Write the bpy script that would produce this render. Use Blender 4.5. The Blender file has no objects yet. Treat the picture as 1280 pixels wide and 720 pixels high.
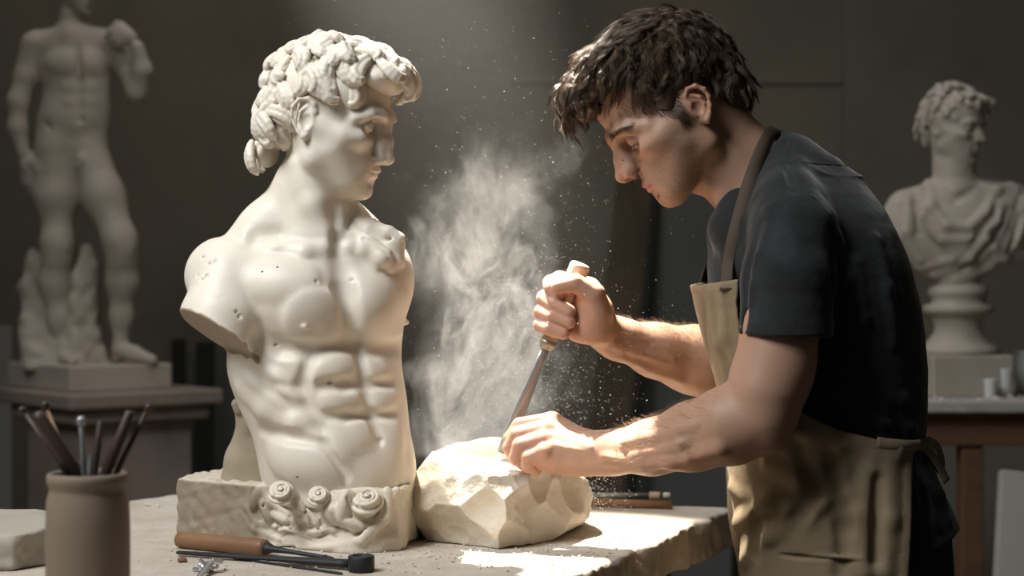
import bpy, bmesh, math
import numpy as np
from mathutils import Vector, Matrix, Euler



scene = bpy.context.scene
COL = scene.collection
F = 2100.0            # focal length in pixels of the 1280x720 frame
CZ = 1.23             # camera height
TABLE_Z = 0.90
PI = math.pi
f32 = np.float32

def at(px, py, d):
    return np.array([(px - 640) * d / F, d, CZ - (py - 360) * d / F])

# ------------------------------------------------------------------ objects
def tag(o, label=None, cat=None, group=None, kind=None):
    if label: o['label'] = label
    if cat: o['category'] = cat
    if group: o['group'] = group
    if kind: o['kind'] = kind
    return o

def empty(name, loc, label=None, cat=None, group=None):
    o = bpy.data.objects.new(name, None)
    o.empty_display_size = 0.05
    o.location = loc
    COL.objects.link(o)
    return tag(o, label, cat, group)

def link(name, me, mat=None, parent=None, smooth=True):
    o = bpy.data.objects.new(name, me)
    COL.objects.link(o)
    if mat is not None: me.materials.append(mat)
    if smooth and len(me.polygons):
        me.polygons.foreach_set('use_smooth', np.ones(len(me.polygons), dtype=bool))
    if parent is not None:
        o.parent = parent
        o.location = -Vector(parent.location)     # mesh data is in world space
    return o

def np_mesh(name, verts, faces):
    me = bpy.data.meshes.new(name)
    n = len(verts); m = len(faces); k = faces.shape[1]
    me.vertices.add(n); me.vertices.foreach_set('co', np.asarray(verts, dtype=f32).ravel())
    me.loops.add(m * k); me.loops.foreach_set('vertex_index', np.asarray(faces, dtype=np.int32).ravel())
    me.polygons.add(m)
    me.polygons.foreach_set('loop_start', np.arange(0, m * k, k, dtype=np.int32))
    me.polygons.foreach_set('loop_total', np.full(m, k, dtype=np.int32))
    me.update(calc_edges=True)
    return me

def set_color(me, cols, name='Col'):
    a = me.color_attributes.new(name, 'FLOAT_COLOR', 'POINT')
    c = np.ones((len(me.vertices), 4), dtype=f32); c[:, :3] = cols
    a.data.foreach_set('color', c.ravel())

# ------------------------------------------------------------------ implicit sculpting
def rotm(roll=0, yaw=0, pitch=0):
    """roll about the viewing axis (y), yaw about z, pitch about x, degrees"""
    return np.array(Euler((math.radians(pitch), math.radians(roll), math.radians(yaw)), 'XYZ').to_matrix())

class Sculpt:
    def __init__(s, D=2.15):
        s.p = []; s.D = D; s.M = None; s.sc = 1.0; s.post = []
    # coordinates: pixel x, pixel y, depth offset in pixels -> world
    def w(s, p):
        if s.M is not None:
            q = s.M[:3, :3] @ np.array(p[:3], float) + s.M[:3, 3]
            return q
        d = s.D + p[2] * s.D / F
        return at(p[0], p[1], d)
    def u(s, p):
        if s.M is not None: return s.sc
        return (s.D + p[2] * s.D / F) / F
    def frame(s, M=None, sc=1.0):
        s.M = M; s.sc = sc
    def add(s, op, k, fn, lo, hi, kk):
        s.p.append((op, k, fn, np.array(lo) - kk, np.array(hi) + kk))
    # ellipsoid
    def E(s, c, r, k=8, R=None, op='u'):
        u = s.u(c); C = s.w(c).astype(f32); r = np.array(r, float)
        if s.M is None: r = np.array([r[0], r[2], r[1]])      # rx, ry(vertical), rz(depth)
        r = (r * u).astype(f32); k = k * u
        Rm = np.eye(3) if R is None else R
        if s.M is not None: Rm = (s.M[:3, :3] / s.sc) @ Rm
        Ri = Rm.T.astype(f32)
        ext = np.sqrt(((Rm * r[None, :]) ** 2).sum(1))
        r2 = r * r
        def fn(P):
            q = (P - C) @ Ri.T
            k0 = np.sqrt(((q / r) ** 2).sum(1)); k1 = np.sqrt(((q / r2) ** 2).sum(1))
            return k0 * (k0 - 1) / np.maximum(k1, 1e-6)
        s.add(op, k, fn, C - ext, C + ext, k + .004)
    # chain of tapered capsules: (x,y,z,r)...
    def C(s, *pts, k=8, op='u', flat=None):
        for a, b in zip(pts[:-1], pts[1:]):
            A = s.w(a).astype(f32); B = s.w(b).astype(f32)
            ra = f32(a[3] * s.u(a)); rb = f32(b[3] * s.u(b)); kw = k * (s.u(a) + s.u(b)) / 2
            def fn(P, A=A, B=B, ra=ra, rb=rb):
                ab = B - A; pa = P - A
                t = np.clip(pa @ ab / max(float(ab @ ab), 1e-12), 0, 1)
                d = pa - t[:, None] * ab
                return np.sqrt((d * d).sum(1)) - (ra + (rb - ra) * t)
            lo = np.minimum(A - ra, B - rb); hi = np.maximum(A + ra, B + rb)
            s.add(op, kw, fn, lo, hi, kw + .004)
    # rounded box, centre c, half sizes r, rounding rd
    def B(s, c, r, rd=2, k=2, R=None, op='u'):
        u = s.u(c); Cc = s.w(c).astype(f32); r = np.array(r, float)
        if s.M is None: r = np.array([r[0], r[2], r[1]])
        r = (r * u).astype(f32); k = k * u; rd = f32(rd * u)
        Rm = np.eye(3) if R is None else R
        if s.M is not None: Rm = (s.M[:3, :3] / s.sc) @ Rm
        Ri = Rm.T.astype(f32); ext = np.abs(Rm) @ r
        def fn(P):
            q = np.abs((P - Cc) @ Ri.T) - (r - rd)
            return np.sqrt((np.maximum(q, 0) ** 2).sum(1)) + np.minimum(q.max(1), 0) - rd
        s.add(op, k, fn, Cc - ext, Cc + ext, k + .004)
    # half space removed: everything on the side n points to
    def cut(s, c, n, k=1, lo=(-9, -9, -9), hi=(9, 9, 9), world=False):
        Cc = (np.array(c, float) if world else s.w(c)).astype(f32)
        n = np.array(n, float); n = (n / np.linalg.norm(n)).astype(f32)
        u = 1 if world else s.u(c)
        s.add('s', k * u, lambda P: -((P - Cc) @ n), lo, hi, 0)
    def fnprim(s, fn, lo, hi, k=0.0, op='u'):
        s.add(op, k, fn, lo, hi, k + .004)
    # loft: rows of (pixel y, x left, x right, near dz, far dz); superellipse cross sections
    def loft(s, rows, k=4, op='u', pw=2.3, sm=9, add=0.0):
        rows = np.array(sorted(rows), float); u = s.D / F
        py = np.linspace(rows[0, 0], rows[-1, 0], 240)
        def I(c):
            v = np.interp(py, rows[:, 0], rows[:, c]); kk = np.ones(sm * 2 + 1) / (sm * 2 + 1)
            v = np.convolve(np.pad(v, sm, mode='reflect', reflect_type='odd'), kk, 'valid'); return v
        z = CZ - (py - 360) * u; x0 = (I(1) - 640) * u; x1 = (I(2) - 640) * u; y0 = s.D + I(3) * u; y1 = s.D + I(4) * u
        z_, cx, a, cy, b = [q[::-1].astype(f32).copy() for q in (z, (x0 + x1) / 2, (x1 - x0) / 2 + add * u, (y0 + y1) / 2, (y1 - y0) / 2 + add * u)]
        zb, zt = float(z_[0]), float(z_[-1])
        def fn(P):
            zz = P[:, 2]
            A = np.interp(zz, z_, a).astype(f32); Bq = np.interp(zz, z_, b).astype(f32)
            qx = np.abs(P[:, 0] - np.interp(zz, z_, cx)) / A; qy = np.abs(P[:, 1] - np.interp(zz, z_, cy)) / Bq
            g = (qx ** pw + qy ** pw) ** (1 / pw)
            ex = qx / np.maximum(g, 1e-4); ey = qy / np.maximum(g, 1e-4)
            d = (g - 1) / np.maximum(np.sqrt((ex ** (pw - 1) / A) ** 2 + (ey ** (pw - 1) / Bq) ** 2), 1e-4)
            return np.maximum(d, np.maximum(zz - zt, zb - zz))
        s.add(op, k * u, fn, (x0.min() - .01, y0.min() - .01, zb), (x1.max() + .01, y1.max() + .01, zt), k * u + .004 + add * u)
    # features laid on the surface already sculpted, found along the line of sight
    def hit(s, px, py, z0=-170, z1=140):
        dz = np.linspace(z0, z1, 311)
        P = np.array([s.w((px, py, z)) for z in dz]); d = s.eval(P)
        if not (d < 0).any(): i = int(np.argmin(d))
        else: i = int(np.argmax(d < 0))
        p = P[i]; e = .003
        n = np.array([s.eval((p + v)[None])[0] - s.eval((p - v)[None])[0] for v in np.eye(3) * e])
        return p, n / (np.linalg.norm(n) + 1e-9)
    def bulge(s, px, py, a, b, h, k=7, roll=0, flat=2.5):
        p, n = s.hit(px, py); u = s.D / F
        y = -n; x = np.cross(y, [0, 0, 1.0]); x = x / np.linalg.norm(x); z = np.cross(x, y)
        c_, s_ = math.cos(math.radians(roll)), math.sin(math.radians(roll))
        x, z = x * c_ - z * s_, x * s_ + z * c_
        R = np.stack([x, y, z], 1); rz = h * flat * u
        c = p - n * (rz - h * u)
        r = np.array([a * u, rz, b * u]).astype(f32); C = c.astype(f32); Rf = R.astype(f32); r2 = r * r
        ext = np.sqrt(((R * r[None, :]) ** 2).sum(1))
        def fn(P):
            q = (P - C) @ Rf
            k0 = np.sqrt(((q / r) ** 2).sum(1)); k1 = np.sqrt(((q / r2) ** 2).sum(1))
            return k0 * (k0 - 1) / np.maximum(k1, 1e-6)
        s.add('u', k * u, fn, C - ext, C + ext, k * u + .004)
    def groove(s, pts, k=6, op='s'):
        """pts: (px, py, radius, depth or height)"""
        u = s.D / F; q = []
        for px, py, r, dp in pts:
            p, n = s.hit(px, py)
            q.append((p + n * ((r - dp) * u if op == 's' else (dp - r) * u), r * u))
        for (a, ra), (b, rb) in zip(q[:-1], q[1:]): raw_cone(s, a, b, ra, rb, k * u, op)
    def ridge(s, pts, k=6): s.groove(pts, k, 'u')
    # evaluate
    def eval(s, P, lo=None, hi=None, grow=0.0):
        P = P.astype(f32)
        d = np.full(len(P), 1.0, dtype=f32)
        allin = lo is not None
        for op, k, fn, plo, phi in s.p:
            if allin:
                if (plo > hi).any() or (phi < lo).any(): continue
                m = None; Q = P; a = d
            else:
                m = ((P >= plo - grow) & (P <= phi + grow)).all(1)
                if not m.any(): continue
                Q = P[m]; a = d[m]
            b = fn(Q).astype(f32)
            if op == 'u':
                if k > 0:
                    h = np.maximum(k - np.abs(a - b), 0) / k
                    r = np.minimum(a, b) - h * h * k * .25
                else: r = np.minimum(a, b)
            elif op == 's':
                b = -b
                if k > 0:
                    h = np.maximum(k - np.abs(a - b), 0) / k
                    r = np.maximum(a, b) + h * h * k * .25
                else: r = np.maximum(a, b)
            elif op == 'd':     # displacement
                r = a + b
            if m is None: d = r
            else: d[m] = r
        for fn in s.post: d = fn(P, d)
        return d
    def mesh(s, name, h=.002, n=14, lo=None, hi=None, slack=1.5):
        us = [p for p in s.p if p[0] == 'u']
        L = np.min([p[3] for p in us], 0); H = np.max([p[4] for p in us], 0)
        if lo is not None: L = np.maximum(L, lo)
        if hi is not None: H = np.minimum(H, hi)
        L = L - 2 * h
        nb = np.ceil((H - L) / (h * n)).astype(int) + 1
        I = np.stack(np.meshgrid(*[np.arange(x) for x in nb], indexing='ij'), -1).reshape(-1, 3)
        cen = L + (I + .5) * (h * n)
        dc = np.concatenate([s.eval(c, grow=h * n) for c in np.array_split(cen, max(1, len(cen) // 60000))])
        I = I[np.abs(dc) < h * n * .87 * slack]
        g = np.arange(n + 1)
        G = np.stack(np.meshgrid(g, g, g, indexing='ij'), -1).reshape(-1, 3)
        NN = (nb * n + 3).astype(np.int64)
        keys = []; vs = []; quads = []
        def key(c): return ((c[:, 0] + 1) * NN[1] + (c[:, 1] + 1)) * NN[2] + (c[:, 2] + 1)
        corner = [(i, j, k) for i in (0, 1) for j in (0, 1) for k in (0, 1)]
        edges = [(a, b) for a in range(8) for b in range(a + 1, 8) if sum(abs(corner[a][q] - corner[b][q]) for q in range(3)) == 1]
        for blk in I:
            P = L + (G + blk * n) * h
            d = s.eval(P, P[0] - h, P[-1] + h)
            if d.min() >= 0 or d.max() <= 0: continue
            V = d.reshape(n + 1, n + 1, n + 1)
            c8 = np.stack([V[i:n + i, j:n + j, k:n + k] for i, j, k in corner], -1)
            ins = c8 < 0; cnt = ins.sum(-1)
            act = np.argwhere((cnt > 0) & (cnt < 8))
            if len(act):
                cc = c8[act[:, 0], act[:, 1], act[:, 2]]
                acc = np.zeros((len(act), 3)); num = np.zeros(len(act))
                for a, b in edges:
                    va = cc[:, a]; vb = cc[:, b]; m = (va < 0) != (vb < 0)
                    t = np.where(m, va / np.where(m, va - vb, 1), 0)
                    pa = np.array(corner[a]); pb = np.array(corner[b])
                    acc += m[:, None] * (pa + t[:, None] * (pb - pa)); num += m
                vs.append(L + (act + blk * n + acc / num[:, None]) * h)
                keys.append(key(act + blk * n))
            sg = V < 0
            for ax in range(3):
                s0 = sg[:n, :n, :n]
                sl = [slice(0, n)] * 3; sl[ax] = slice(1, n + 1)
                s1 = sg[tuple(sl)]
                e = np.argwhere(s0 != s1)
                if not len(e): continue
                inside0 = s0[e[:, 0], e[:, 1], e[:, 2]]
                b1 = np.zeros(3, int); b1[(ax + 1) % 3] = 1; b2 = np.zeros(3, int); b2[(ax + 2) % 3] = 1
                g0 = e + blk * n
                q = np.stack([key(g0 - b1 - b2), key(g0 - b2), key(g0), key(g0 - b1)], 1)
                q[~inside0] = q[~inside0][:, ::-1]
                quads.append(q)
        K = np.concatenate(keys); V = np.concatenate(vs); Q = np.concatenate(quads)
        o = np.argsort(K); K = K[o]; V = V[o]
        ix = np.searchsorted(K, Q); ix = np.minimum(ix, len(K) - 1)
        ok = (K[ix] == Q).all(1)
        me = np_mesh(name, V, ix[ok])
        print('SCULPT', name, len(V), 'verts', len(I), 'blocks', len(s.p), 'prims')
        return me

def wob(P, f, seed=0):
    """cheap smooth pseudo-noise, roughly -1..1"""
    r = np.random.RandomState(seed)
    out = 0
    for i in range(5):
        v = r.normal(size=3); v /= np.linalg.norm(v)
        v2 = r.normal(size=3); v2 /= np.linalg.norm(v2)
        out = out + np.sin(P @ (v * f).astype(f32) + r.rand() * 6.3 + 1.3 * np.sin(P @ (v2 * f * .7).astype(f32) + r.rand() * 6.3))
    return out / 2.6

def verts_of(me):
    a = np.empty(len(me.vertices) * 3, dtype=f32); me.vertices.foreach_get('co', a)
    return a.reshape(-1, 3)

# tubes along polylines, many in one mesh (hair strands)
def strands_mesh(name, lines, r0, r1=0.15, sides=3):
    V = []; Fc = []; base = 0
    for ln in lines:
        ln = np.asarray(ln); n = len(ln)
        T = np.gradient(ln, axis=0); T /= np.linalg.norm(T, axis=1)[:, None] + 1e-9
        ref = np.array([.3, .5, .81]); A = np.cross(T, ref); A /= np.linalg.norm(A, axis=1)[:, None] + 1e-9
        Bv = np.cross(T, A)
        rr = (r0 * (1 - (1 - r1) * np.linspace(0, 1, n) ** 1.5))[:, None]
        ring = [ln + rr * (math.cos(t) * A + math.sin(t) * Bv) for t in np.arange(sides) * 2 * PI / sides]
        V.append(np.stack(ring, 1).reshape(-1, 3))
        i = np.arange(n - 1)[:, None] * sides; j = np.arange(sides)[None, :]
        a = i + j; b = i + (j + 1) % sides
        Fc.append(np.stack([a, b, b + sides, a + sides], -1).reshape(-1, 4) + base)
        base += n * sides
    return np_mesh(name, np.concatenate(V), np.concatenate(Fc))

# lathe: profile [(r,z)...] about z
def lathe(prof, seg=48, cx=0, cy=0, cz=0, wob_amp=0):
    V = []; Fc = []
    n = len(prof)
    for i, (r, z) in enumerate(prof):
        for j in range(seg):
            a = 2 * PI * j / seg
            V.append((cx + r * math.cos(a), cy + r * math.sin(a), cz + z))
    for i in range(n - 1):
        for j in range(seg):
            k = (j + 1) % seg
            Fc.append((i * seg + j, i * seg + k, (i + 1) * seg + k, (i + 1) * seg + j))
    return np.array(V), np.array(Fc)

def bm_obj(name, bm, mat, parent=None, smooth=False, bevel=0, seg=2):
    me = bpy.data.meshes.new(name); bmesh.ops.recalc_face_normals(bm, faces=bm.faces)
    bm.to_mesh(me); bm.free()
    o = link(name, me, mat, parent, smooth)
    if bevel:
        m = o.modifiers.new('bevel', 'BEVEL'); m.width = bevel; m.segments = seg; m.limit_method = 'ANGLE'
        m.harden_normals = False
    return o

def box_bm(x0, x1, y0, y1, z0, z1, bm=None, rot=0, piv=None):
    bm = bm or bmesh.new()
    r = bmesh.ops.create_cube(bm, size=1)
    for v in r['verts']:
        v.co = Vector(((x0 + x1) / 2 + v.co.x * (x1 - x0), (y0 + y1) / 2 + v.co.y * (y1 - y0), (z0 + z1) / 2 + v.co.z * (z1 - z0)))
        if rot:
            p = Vector(piv or ((x0 + x1) / 2, (y0 + y1) / 2, 0)); q = v.co - p
            q.rotate(Euler((0, 0, rot))); v.co = p + q
    return bm

# ------------------------------------------------------------------ materials
def mat(name, base, rough=.6, spec=.4, metal=0, bump=None, mottle=None, vcol=False, sss=0, sssr=(1, .5, .3), sheen=0, grain=None):
    m = bpy.data.materials.new(name); m.use_nodes = True
    nt = m.node_tree; N = nt.nodes; Lk = nt.links
    b = N['Principled BSDF']
    b.inputs['Roughness'].default_value = rough
    b.inputs['Specular IOR Level'].default_value = spec
    b.inputs['Metallic'].default_value = metal
    if sheen:
        b.inputs['Sheen Weight'].default_value = sheen; b.inputs['Sheen Roughness'].default_value = .4
    if sss:
        b.inputs['Subsurface Weight'].default_value = sss
        b.inputs['Subsurface Radius'].default_value = sssr
        b.inputs['Subsurface Scale'].default_value = .006
    tc = N.new('ShaderNodeTexCoord')
    src = None
    if vcol:
        a = N.new('ShaderNodeAttribute'); a.attribute_name = 'Col'; src = a.outputs['Color']
        if base is not None:
            mx = N.new('ShaderNodeMix'); mx.data_type = 'RGBA'; mx.blend_type = 'MULTIPLY'; mx.inputs['Factor'].default_value = 1
            mx.inputs['B'].default_value = (*base, 1); Lk.new(src, mx.inputs['A']); src = mx.outputs['Result']
    for q in (mottle or []):
        # (colour, scale, low, high, strength, stretch)
        colr, sc, lo, hi, st = q[:5]; stretch = q[5] if len(q) > 5 else (1, 1, 1)
        mp = N.new('ShaderNodeMapping'); mp.inputs['Scale'].default_value = stretch
        Lk.new(tc.outputs['Object'], mp.inputs['Vector'])
        nz = N.new('ShaderNodeTexNoise'); nz.inputs['Scale'].default_value = sc; nz.inputs['Detail'].default_value = 6
        nz.inputs['Roughness'].default_value = .6; nz.inputs['Distortion'].default_value = .6
        Lk.new(mp.outputs['Vector'], nz.inputs['Vector'])
        mr = N.new('ShaderNodeMapRange'); mr.inputs['From Min'].default_value = lo; mr.inputs['From Max'].default_value = hi
        mr.inputs['To Max'].default_value = st
        Lk.new(nz.outputs['Fac'], mr.inputs['Value'])
        mx = N.new('ShaderNodeMix'); mx.data_type = 'RGBA'
        Lk.new(mr.outputs['Result'], mx.inputs['Factor'])
        if src is None: mx.inputs['A'].default_value = (*base, 1)
        else: Lk.new(src, mx.inputs['A'])
        mx.inputs['B'].default_value = (*colr, 1)
        src = mx.outputs['Result']
    if src is None: b.inputs['Base Color'].default_value = (*base, 1)
    else: Lk.new(src, b.inputs['Base Color'])
    last = None
    for q in (bump or []):
        # (scale, distance, strength, stretch)
        sc, dist, st = q[:3]; stretch = q[3] if len(q) > 3 else (1, 1, 1)
        mp = N.new('ShaderNodeMapping'); mp.inputs['Scale'].default_value = stretch
        Lk.new(tc.outputs['Object'], mp.inputs['Vector'])
        nz = N.new('ShaderNodeTexNoise'); nz.inputs['Scale'].default_value = sc; nz.inputs['Detail'].default_value = 5
        Lk.new(mp.outputs['Vector'], nz.inputs['Vector'])
        bp = N.new('ShaderNodeBump'); bp.inputs['Distance'].default_value = dist; bp.inputs['Strength'].default_value = st
        Lk.new(nz.outputs['Fac'], bp.inputs['Height'])
        if last is not None: Lk.new(last, bp.inputs['Normal'])
        last = bp.outputs['Normal']
    if last is not None: Lk.new(last, b.inputs['Normal'])
    return m

def poly2(pts):
    """signed distance to a polygon in the world x-z plane"""
    p = np.array(pts, dtype=f32); q = np.roll(p, -1, 0)
    def fn(P):
        X = P[:, (0, 2)]; d = np.full(len(P), 1e9, dtype=f32); ins = np.zeros(len(P), bool)
        for a, b in zip(p, q):
            e = b - a; w_ = X - a
            t = np.clip(w_ @ e / (e @ e), 0, 1); v = w_ - t[:, None] * e
            d = np.minimum(d, (v * v).sum(1))
            c = ((a[1] > X[:, 1]) != (b[1] > X[:, 1])) & (X[:, 0] < (b[0] - a[0]) * (X[:, 1] - a[1]) / (b[1] - a[1] + 1e-12) + a[0])
            ins ^= c
        return np.sqrt(d) * np.where(ins, -1, 1)
    return fn

def ribbon(name, pts, nrm, width, thick, mat_, parent, taper=None, sub=1):
    """a flat band along pts with surface normals nrm"""
    P = np.array(pts, float); N = np.array(nrm, float)
    t = np.linspace(0, 1, len(P)); ts = np.linspace(0, 1, (len(P) - 1) * 6 + 1)
    P = np.stack([np.interp(ts, t, P[:, i]) for i in range(3)], 1); N = np.stack([np.interp(ts, t, N[:, i]) for i in range(3)], 1)
    for _ in range(6): P[1:-1] = (P[:-2] + 2 * P[1:-1] + P[2:]) / 4; N[1:-1] = (N[:-2] + 2 * N[1:-1] + N[2:]) / 4
    T = np.gradient(P, axis=0); T /= np.linalg.norm(T, axis=1)[:, None]
    W = np.cross(N, T); W /= np.linalg.norm(W, axis=1)[:, None]; N = np.cross(T, W)
    wd = width if taper is None else width * np.interp(ts, *taper)[:, None]
    prof = [(-.5, 0), (-.46, .5), (.46, .5), (.5, 0), (.46, -.5), (-.46, -.5)]
    V = np.stack([P + W * a * wd + N * b * thick for a, b in prof], 1).reshape(-1, 3)
    n = len(P); Fc = []
    for i in range(n - 1):
        for j in range(6):
            k = (j + 1) % 6; Fc.append((i * 6 + j, i * 6 + k, (i + 1) * 6 + k, (i + 1) * 6 + j))
    me = np_mesh(name, V, np.array(Fc))
    bm = bmesh.new(); bm.from_mesh(me); bm.verts.ensure_lookup_table()
    bm.faces.new([bm.verts[j] for j in range(6)][::-1]); bm.faces.new([bm.verts[(n - 1) * 6 + j] for j in range(6)])
    bmesh.ops.recalc_face_normals(bm, faces=bm.faces); bm.to_mesh(me); bm.free()
    return link(name, me, mat_, parent, True)
# ------------------------------------------------------------------ a human head, units cm, x forward, z up
def head_matrix(origin, yaw, pitch, sc, roll=0):
    R = Euler((0, 0, math.radians(yaw))).to_matrix() @ Euler((0, math.radians(pitch), 0)).to_matrix() @ Euler((math.radians(roll), 0, 0)).to_matrix()
    M = np.eye(4); M[:3, :3] = np.array(R) * sc; M[:3, 3] = origin
    return M

def add_head(S, M, sc, lm=None, blind=False, ears=True, lid=.5, greek=False):
    L = dict(gl=9.9, nas=9.4, tip=12.0, tipz=-2.0, sub=10.1, subz=-3.1, ul=10.3, ulz=-4.5, ll=10.0, llz=-5.7,
             ml=9.0, mlz=-6.9, chin=9.4, chinz=-8.2, men=8.4, menz=-9.7, lipw=2.3, ez=0, ex=0, es=1, ear=(0, 0))
    if lm: L.update(lm)
    S.frame(M, sc)
    E, C = S.E, S.C
    E((-.6, 0, 5.0), (9.2, 7.5, 7.9), 1)
    E((3.2, 0, 5.2), (6.2, 6.3, 5.6), 2)
    E((1.0, 0, -.5), (6.2, 6.6, 6.0), 2)
    E((4.4, 0, -1.6), (4.6, 5.5, 6.2), 2)
    for s in (-1, 1):
        C((0.6, s * 5.0, -1.0, 1.6), (1.0, s * 5.1, -5.0, 1.3), (L['men'] - 1.6, s * 1.6, L['menz'] + 1.5, 1.35), k=2)
        C((4.0, s * 5.0, -3.0, 1.5), (6.2, s * 2.4, -6.6, 1.9), k=2.5)
    E((L['chin'] - 1.6, 0, (L['chinz'] + L['menz']) / 2 + .3), (1.6, 2.0, 1.35), 1.6)
    E((L['ul'] - 3.3, 0, -4.9), (2.7, 3.1, 2.8), 1.6)      # muzzle
    for s in (-1, 1):
        E((6.3, s * 4.2, -.9), (2.2, 1.9, 1.3), 1.8)          # cheek bone
        C((4.8, s * 5.5, -.8, .8), (1.2, s * 6.4, .0, .5), k=2.2)
        C((L['gl'] - .75, s * 1.0, 2.75 + L['ez'], .55), (L['gl'] - 1.1, s * 2.6, 3.2 + L['ez'], .55), (L['gl'] - 2.1, s * 4.1, 3.0 + L['ez'], .5), (L['gl'] - 4.2, s * 5.4, 1.9 + L['ez'], .4), k=1.5)
        E((9.6 + L['ex'], s * 3.2, .95 + L['ez']), (2.2, 2.0, 1.55), .7, op='s')   # socket
    C((L['gl'] - 1.1, 0, 3.2 + L['ez'], 1.0), (L['nas'] - .8, 0, 1.9 + L['ez'], .85), k=1)
    C((L['nas'] - .75, 0, 2.0 + L['ez'], .72), ((L['nas'] + L['tip']) / 2 - .75, 0, (2.0 + L['ez'] + L['tipz']) / 2 + .1, .74), (L['tip'] - .85, 0, L['tipz'] + .1, .82), k=.9)
    E((L['tip'] - .95, 0, L['tipz']), (.95, .85, .8), .5)
    C((L['tip'] - .9, 0, L['tipz'] - .4, .5), (L['sub'] - .3, 0, L['subz'] + .1, .42), k=.5)
    for s in (-1, 1):
        C((L['nas'] - .9, s * .7, 1.0, .5), (L['tip'] - 2.0, s * 1.2, L['tipz'] + .4, .75), k=1.2)
        E((L['tip'] - 1.9, s * 1.25, L['tipz'] - .25), (.95, .55, .72), .5)  # wing
        E((L['tip'] - 1.4, s * .62, L['tipz'] - 1.0), (.55, .27, .42), .25, op='s')
        C((L['tip'] - 2.9, s * 1.75, L['tipz'] + .1, .12), (L['tip'] - 2.6, s * 1.75, L['tipz'] - .7, .1), k=.3, op='s')
    # eyes
    for s in (-1, 1):
        ec = (7.3 + L['ex'], s * 3.15, 1.3 + L['ez'])
        E(ec, (1.28, 1.28, 1.28), .15)
        if lid < .9:
            # eye opening: lids are shells around the ball
            pts = []
            for t in np.linspace(-1, 1, 9):
                a = t * 58 * PI / 180
                zz = ec[2] + .42 * (1 - t * t) - lid * .5
                rr = 1.36
                zz2 = zz - ec[2]; rad = math.sqrt(max(rr * rr - zz2 * zz2, .1))
                pts.append((ec[0] + rad * math.cos(a), ec[1] + s * rad * math.sin(a), zz, .15))
            C(*pts, k=.25)
            # lid skin above the opening
            E((ec[0] - .05, ec[1], ec[2] + .75 - lid * .25), (1.38, 1.42, .95), .3)
            pts = []
            for t in np.linspace(-1, 1, 9):
                a = t * 55 * PI / 180
                zz = ec[2] - .45 * (1 - t * t) - .12; zz2 = zz - ec[2]; rad = math.sqrt(1.33 ** 2 - zz2 * zz2)
                pts.append((ec[0] + rad * math.cos(a), ec[1] + s * rad * math.sin(a), zz, .13))
            C(*pts, k=.35)
            # lid fold
            pts = []
            for t in np.linspace(-.9, .9, 7):
                a = t * 58 * PI / 180
                zz = ec[2] + .45 * (1 - t * t) + .55; zz2 = min(zz - ec[2], 1.3); rad = math.sqrt(max(1.5 ** 2 - zz2 * zz2, .1))
                pts.append((ec[0] + rad * math.cos(a), ec[1] + s * rad * math.sin(a), zz, .07))
            C(*pts, k=.3, op='s')
        else:
            E((ec[0] + .02, ec[1], ec[2] + .15), (1.36, 1.36, 1.2), .2)
            pts = []
            for t in np.linspace(-1, 1, 9):
                a = t * 55 * PI / 180
                zz = ec[2] - .35 * (1 - t * t) - .12; zz2 = zz - ec[2]; rad = math.sqrt(1.36 ** 2 - zz2 * zz2)
                pts.append((ec[0] + rad * math.cos(a), ec[1] + s * rad * math.sin(a), zz, .09))
            C(*pts, k=.2, op='s')
    # mouth
    w = L['lipw']
    for s in (-1, 1):
        C((L['ul'] - .5, 0, L['ulz'] - .05, .42), (L['ul'] - .62, s * .7, L['ulz'] - .05, .42), (L['ul'] - 1.5, s * 1.6, L['ulz'] - .35, .32), (L['ul'] - 2.5, s * w, (L['ulz'] + L['llz']) / 2, .15), k=.35)
        C((L['ll'] - .55, 0, L['llz'] + .05, .5), (L['ll'] - .7, s * .8, L['llz'] + .05, .47), (L['ll'] - 1.4, s * 1.6, L['llz'] + .15, .35), (L['ll'] - 2.2, s * (w - .2), (L['ulz'] + L['llz']) / 2, .15), k=.3)
    zm = (L['ulz'] + L['llz']) / 2
    C((L['ul'] - .05, 0, zm, .09), (L['ul'] - .4, .9, zm, .09), (L['ul'] - 1.3, 1.8, zm + .02, .1), (L['ul'] - 2.3, w + .15, zm - .05, .14), k=.18, op='s')
    C((L['ul'] - .05, 0, zm, .09), (L['ul'] - .4, -.9, zm, .09), (L['ul'] - 1.3, -1.8, zm + .02, .1), (L['ul'] - 2.3, -w - .15, zm - .05, .14), k=.18, op='s')
    C((L['ml'] + .35, -.9, L['mlz'], .3), (L['ml'] + .6, 0, L['mlz'], .32), (L['ml'] + .35, .9, L['mlz'], .3), k=.9, op='s')
    C((L['sub'] + .1, 0, L['subz'] - .3, .12), (L['ul'] + .05, 0, L['ulz'] + .2, .14), k=.35, op='s')
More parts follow.
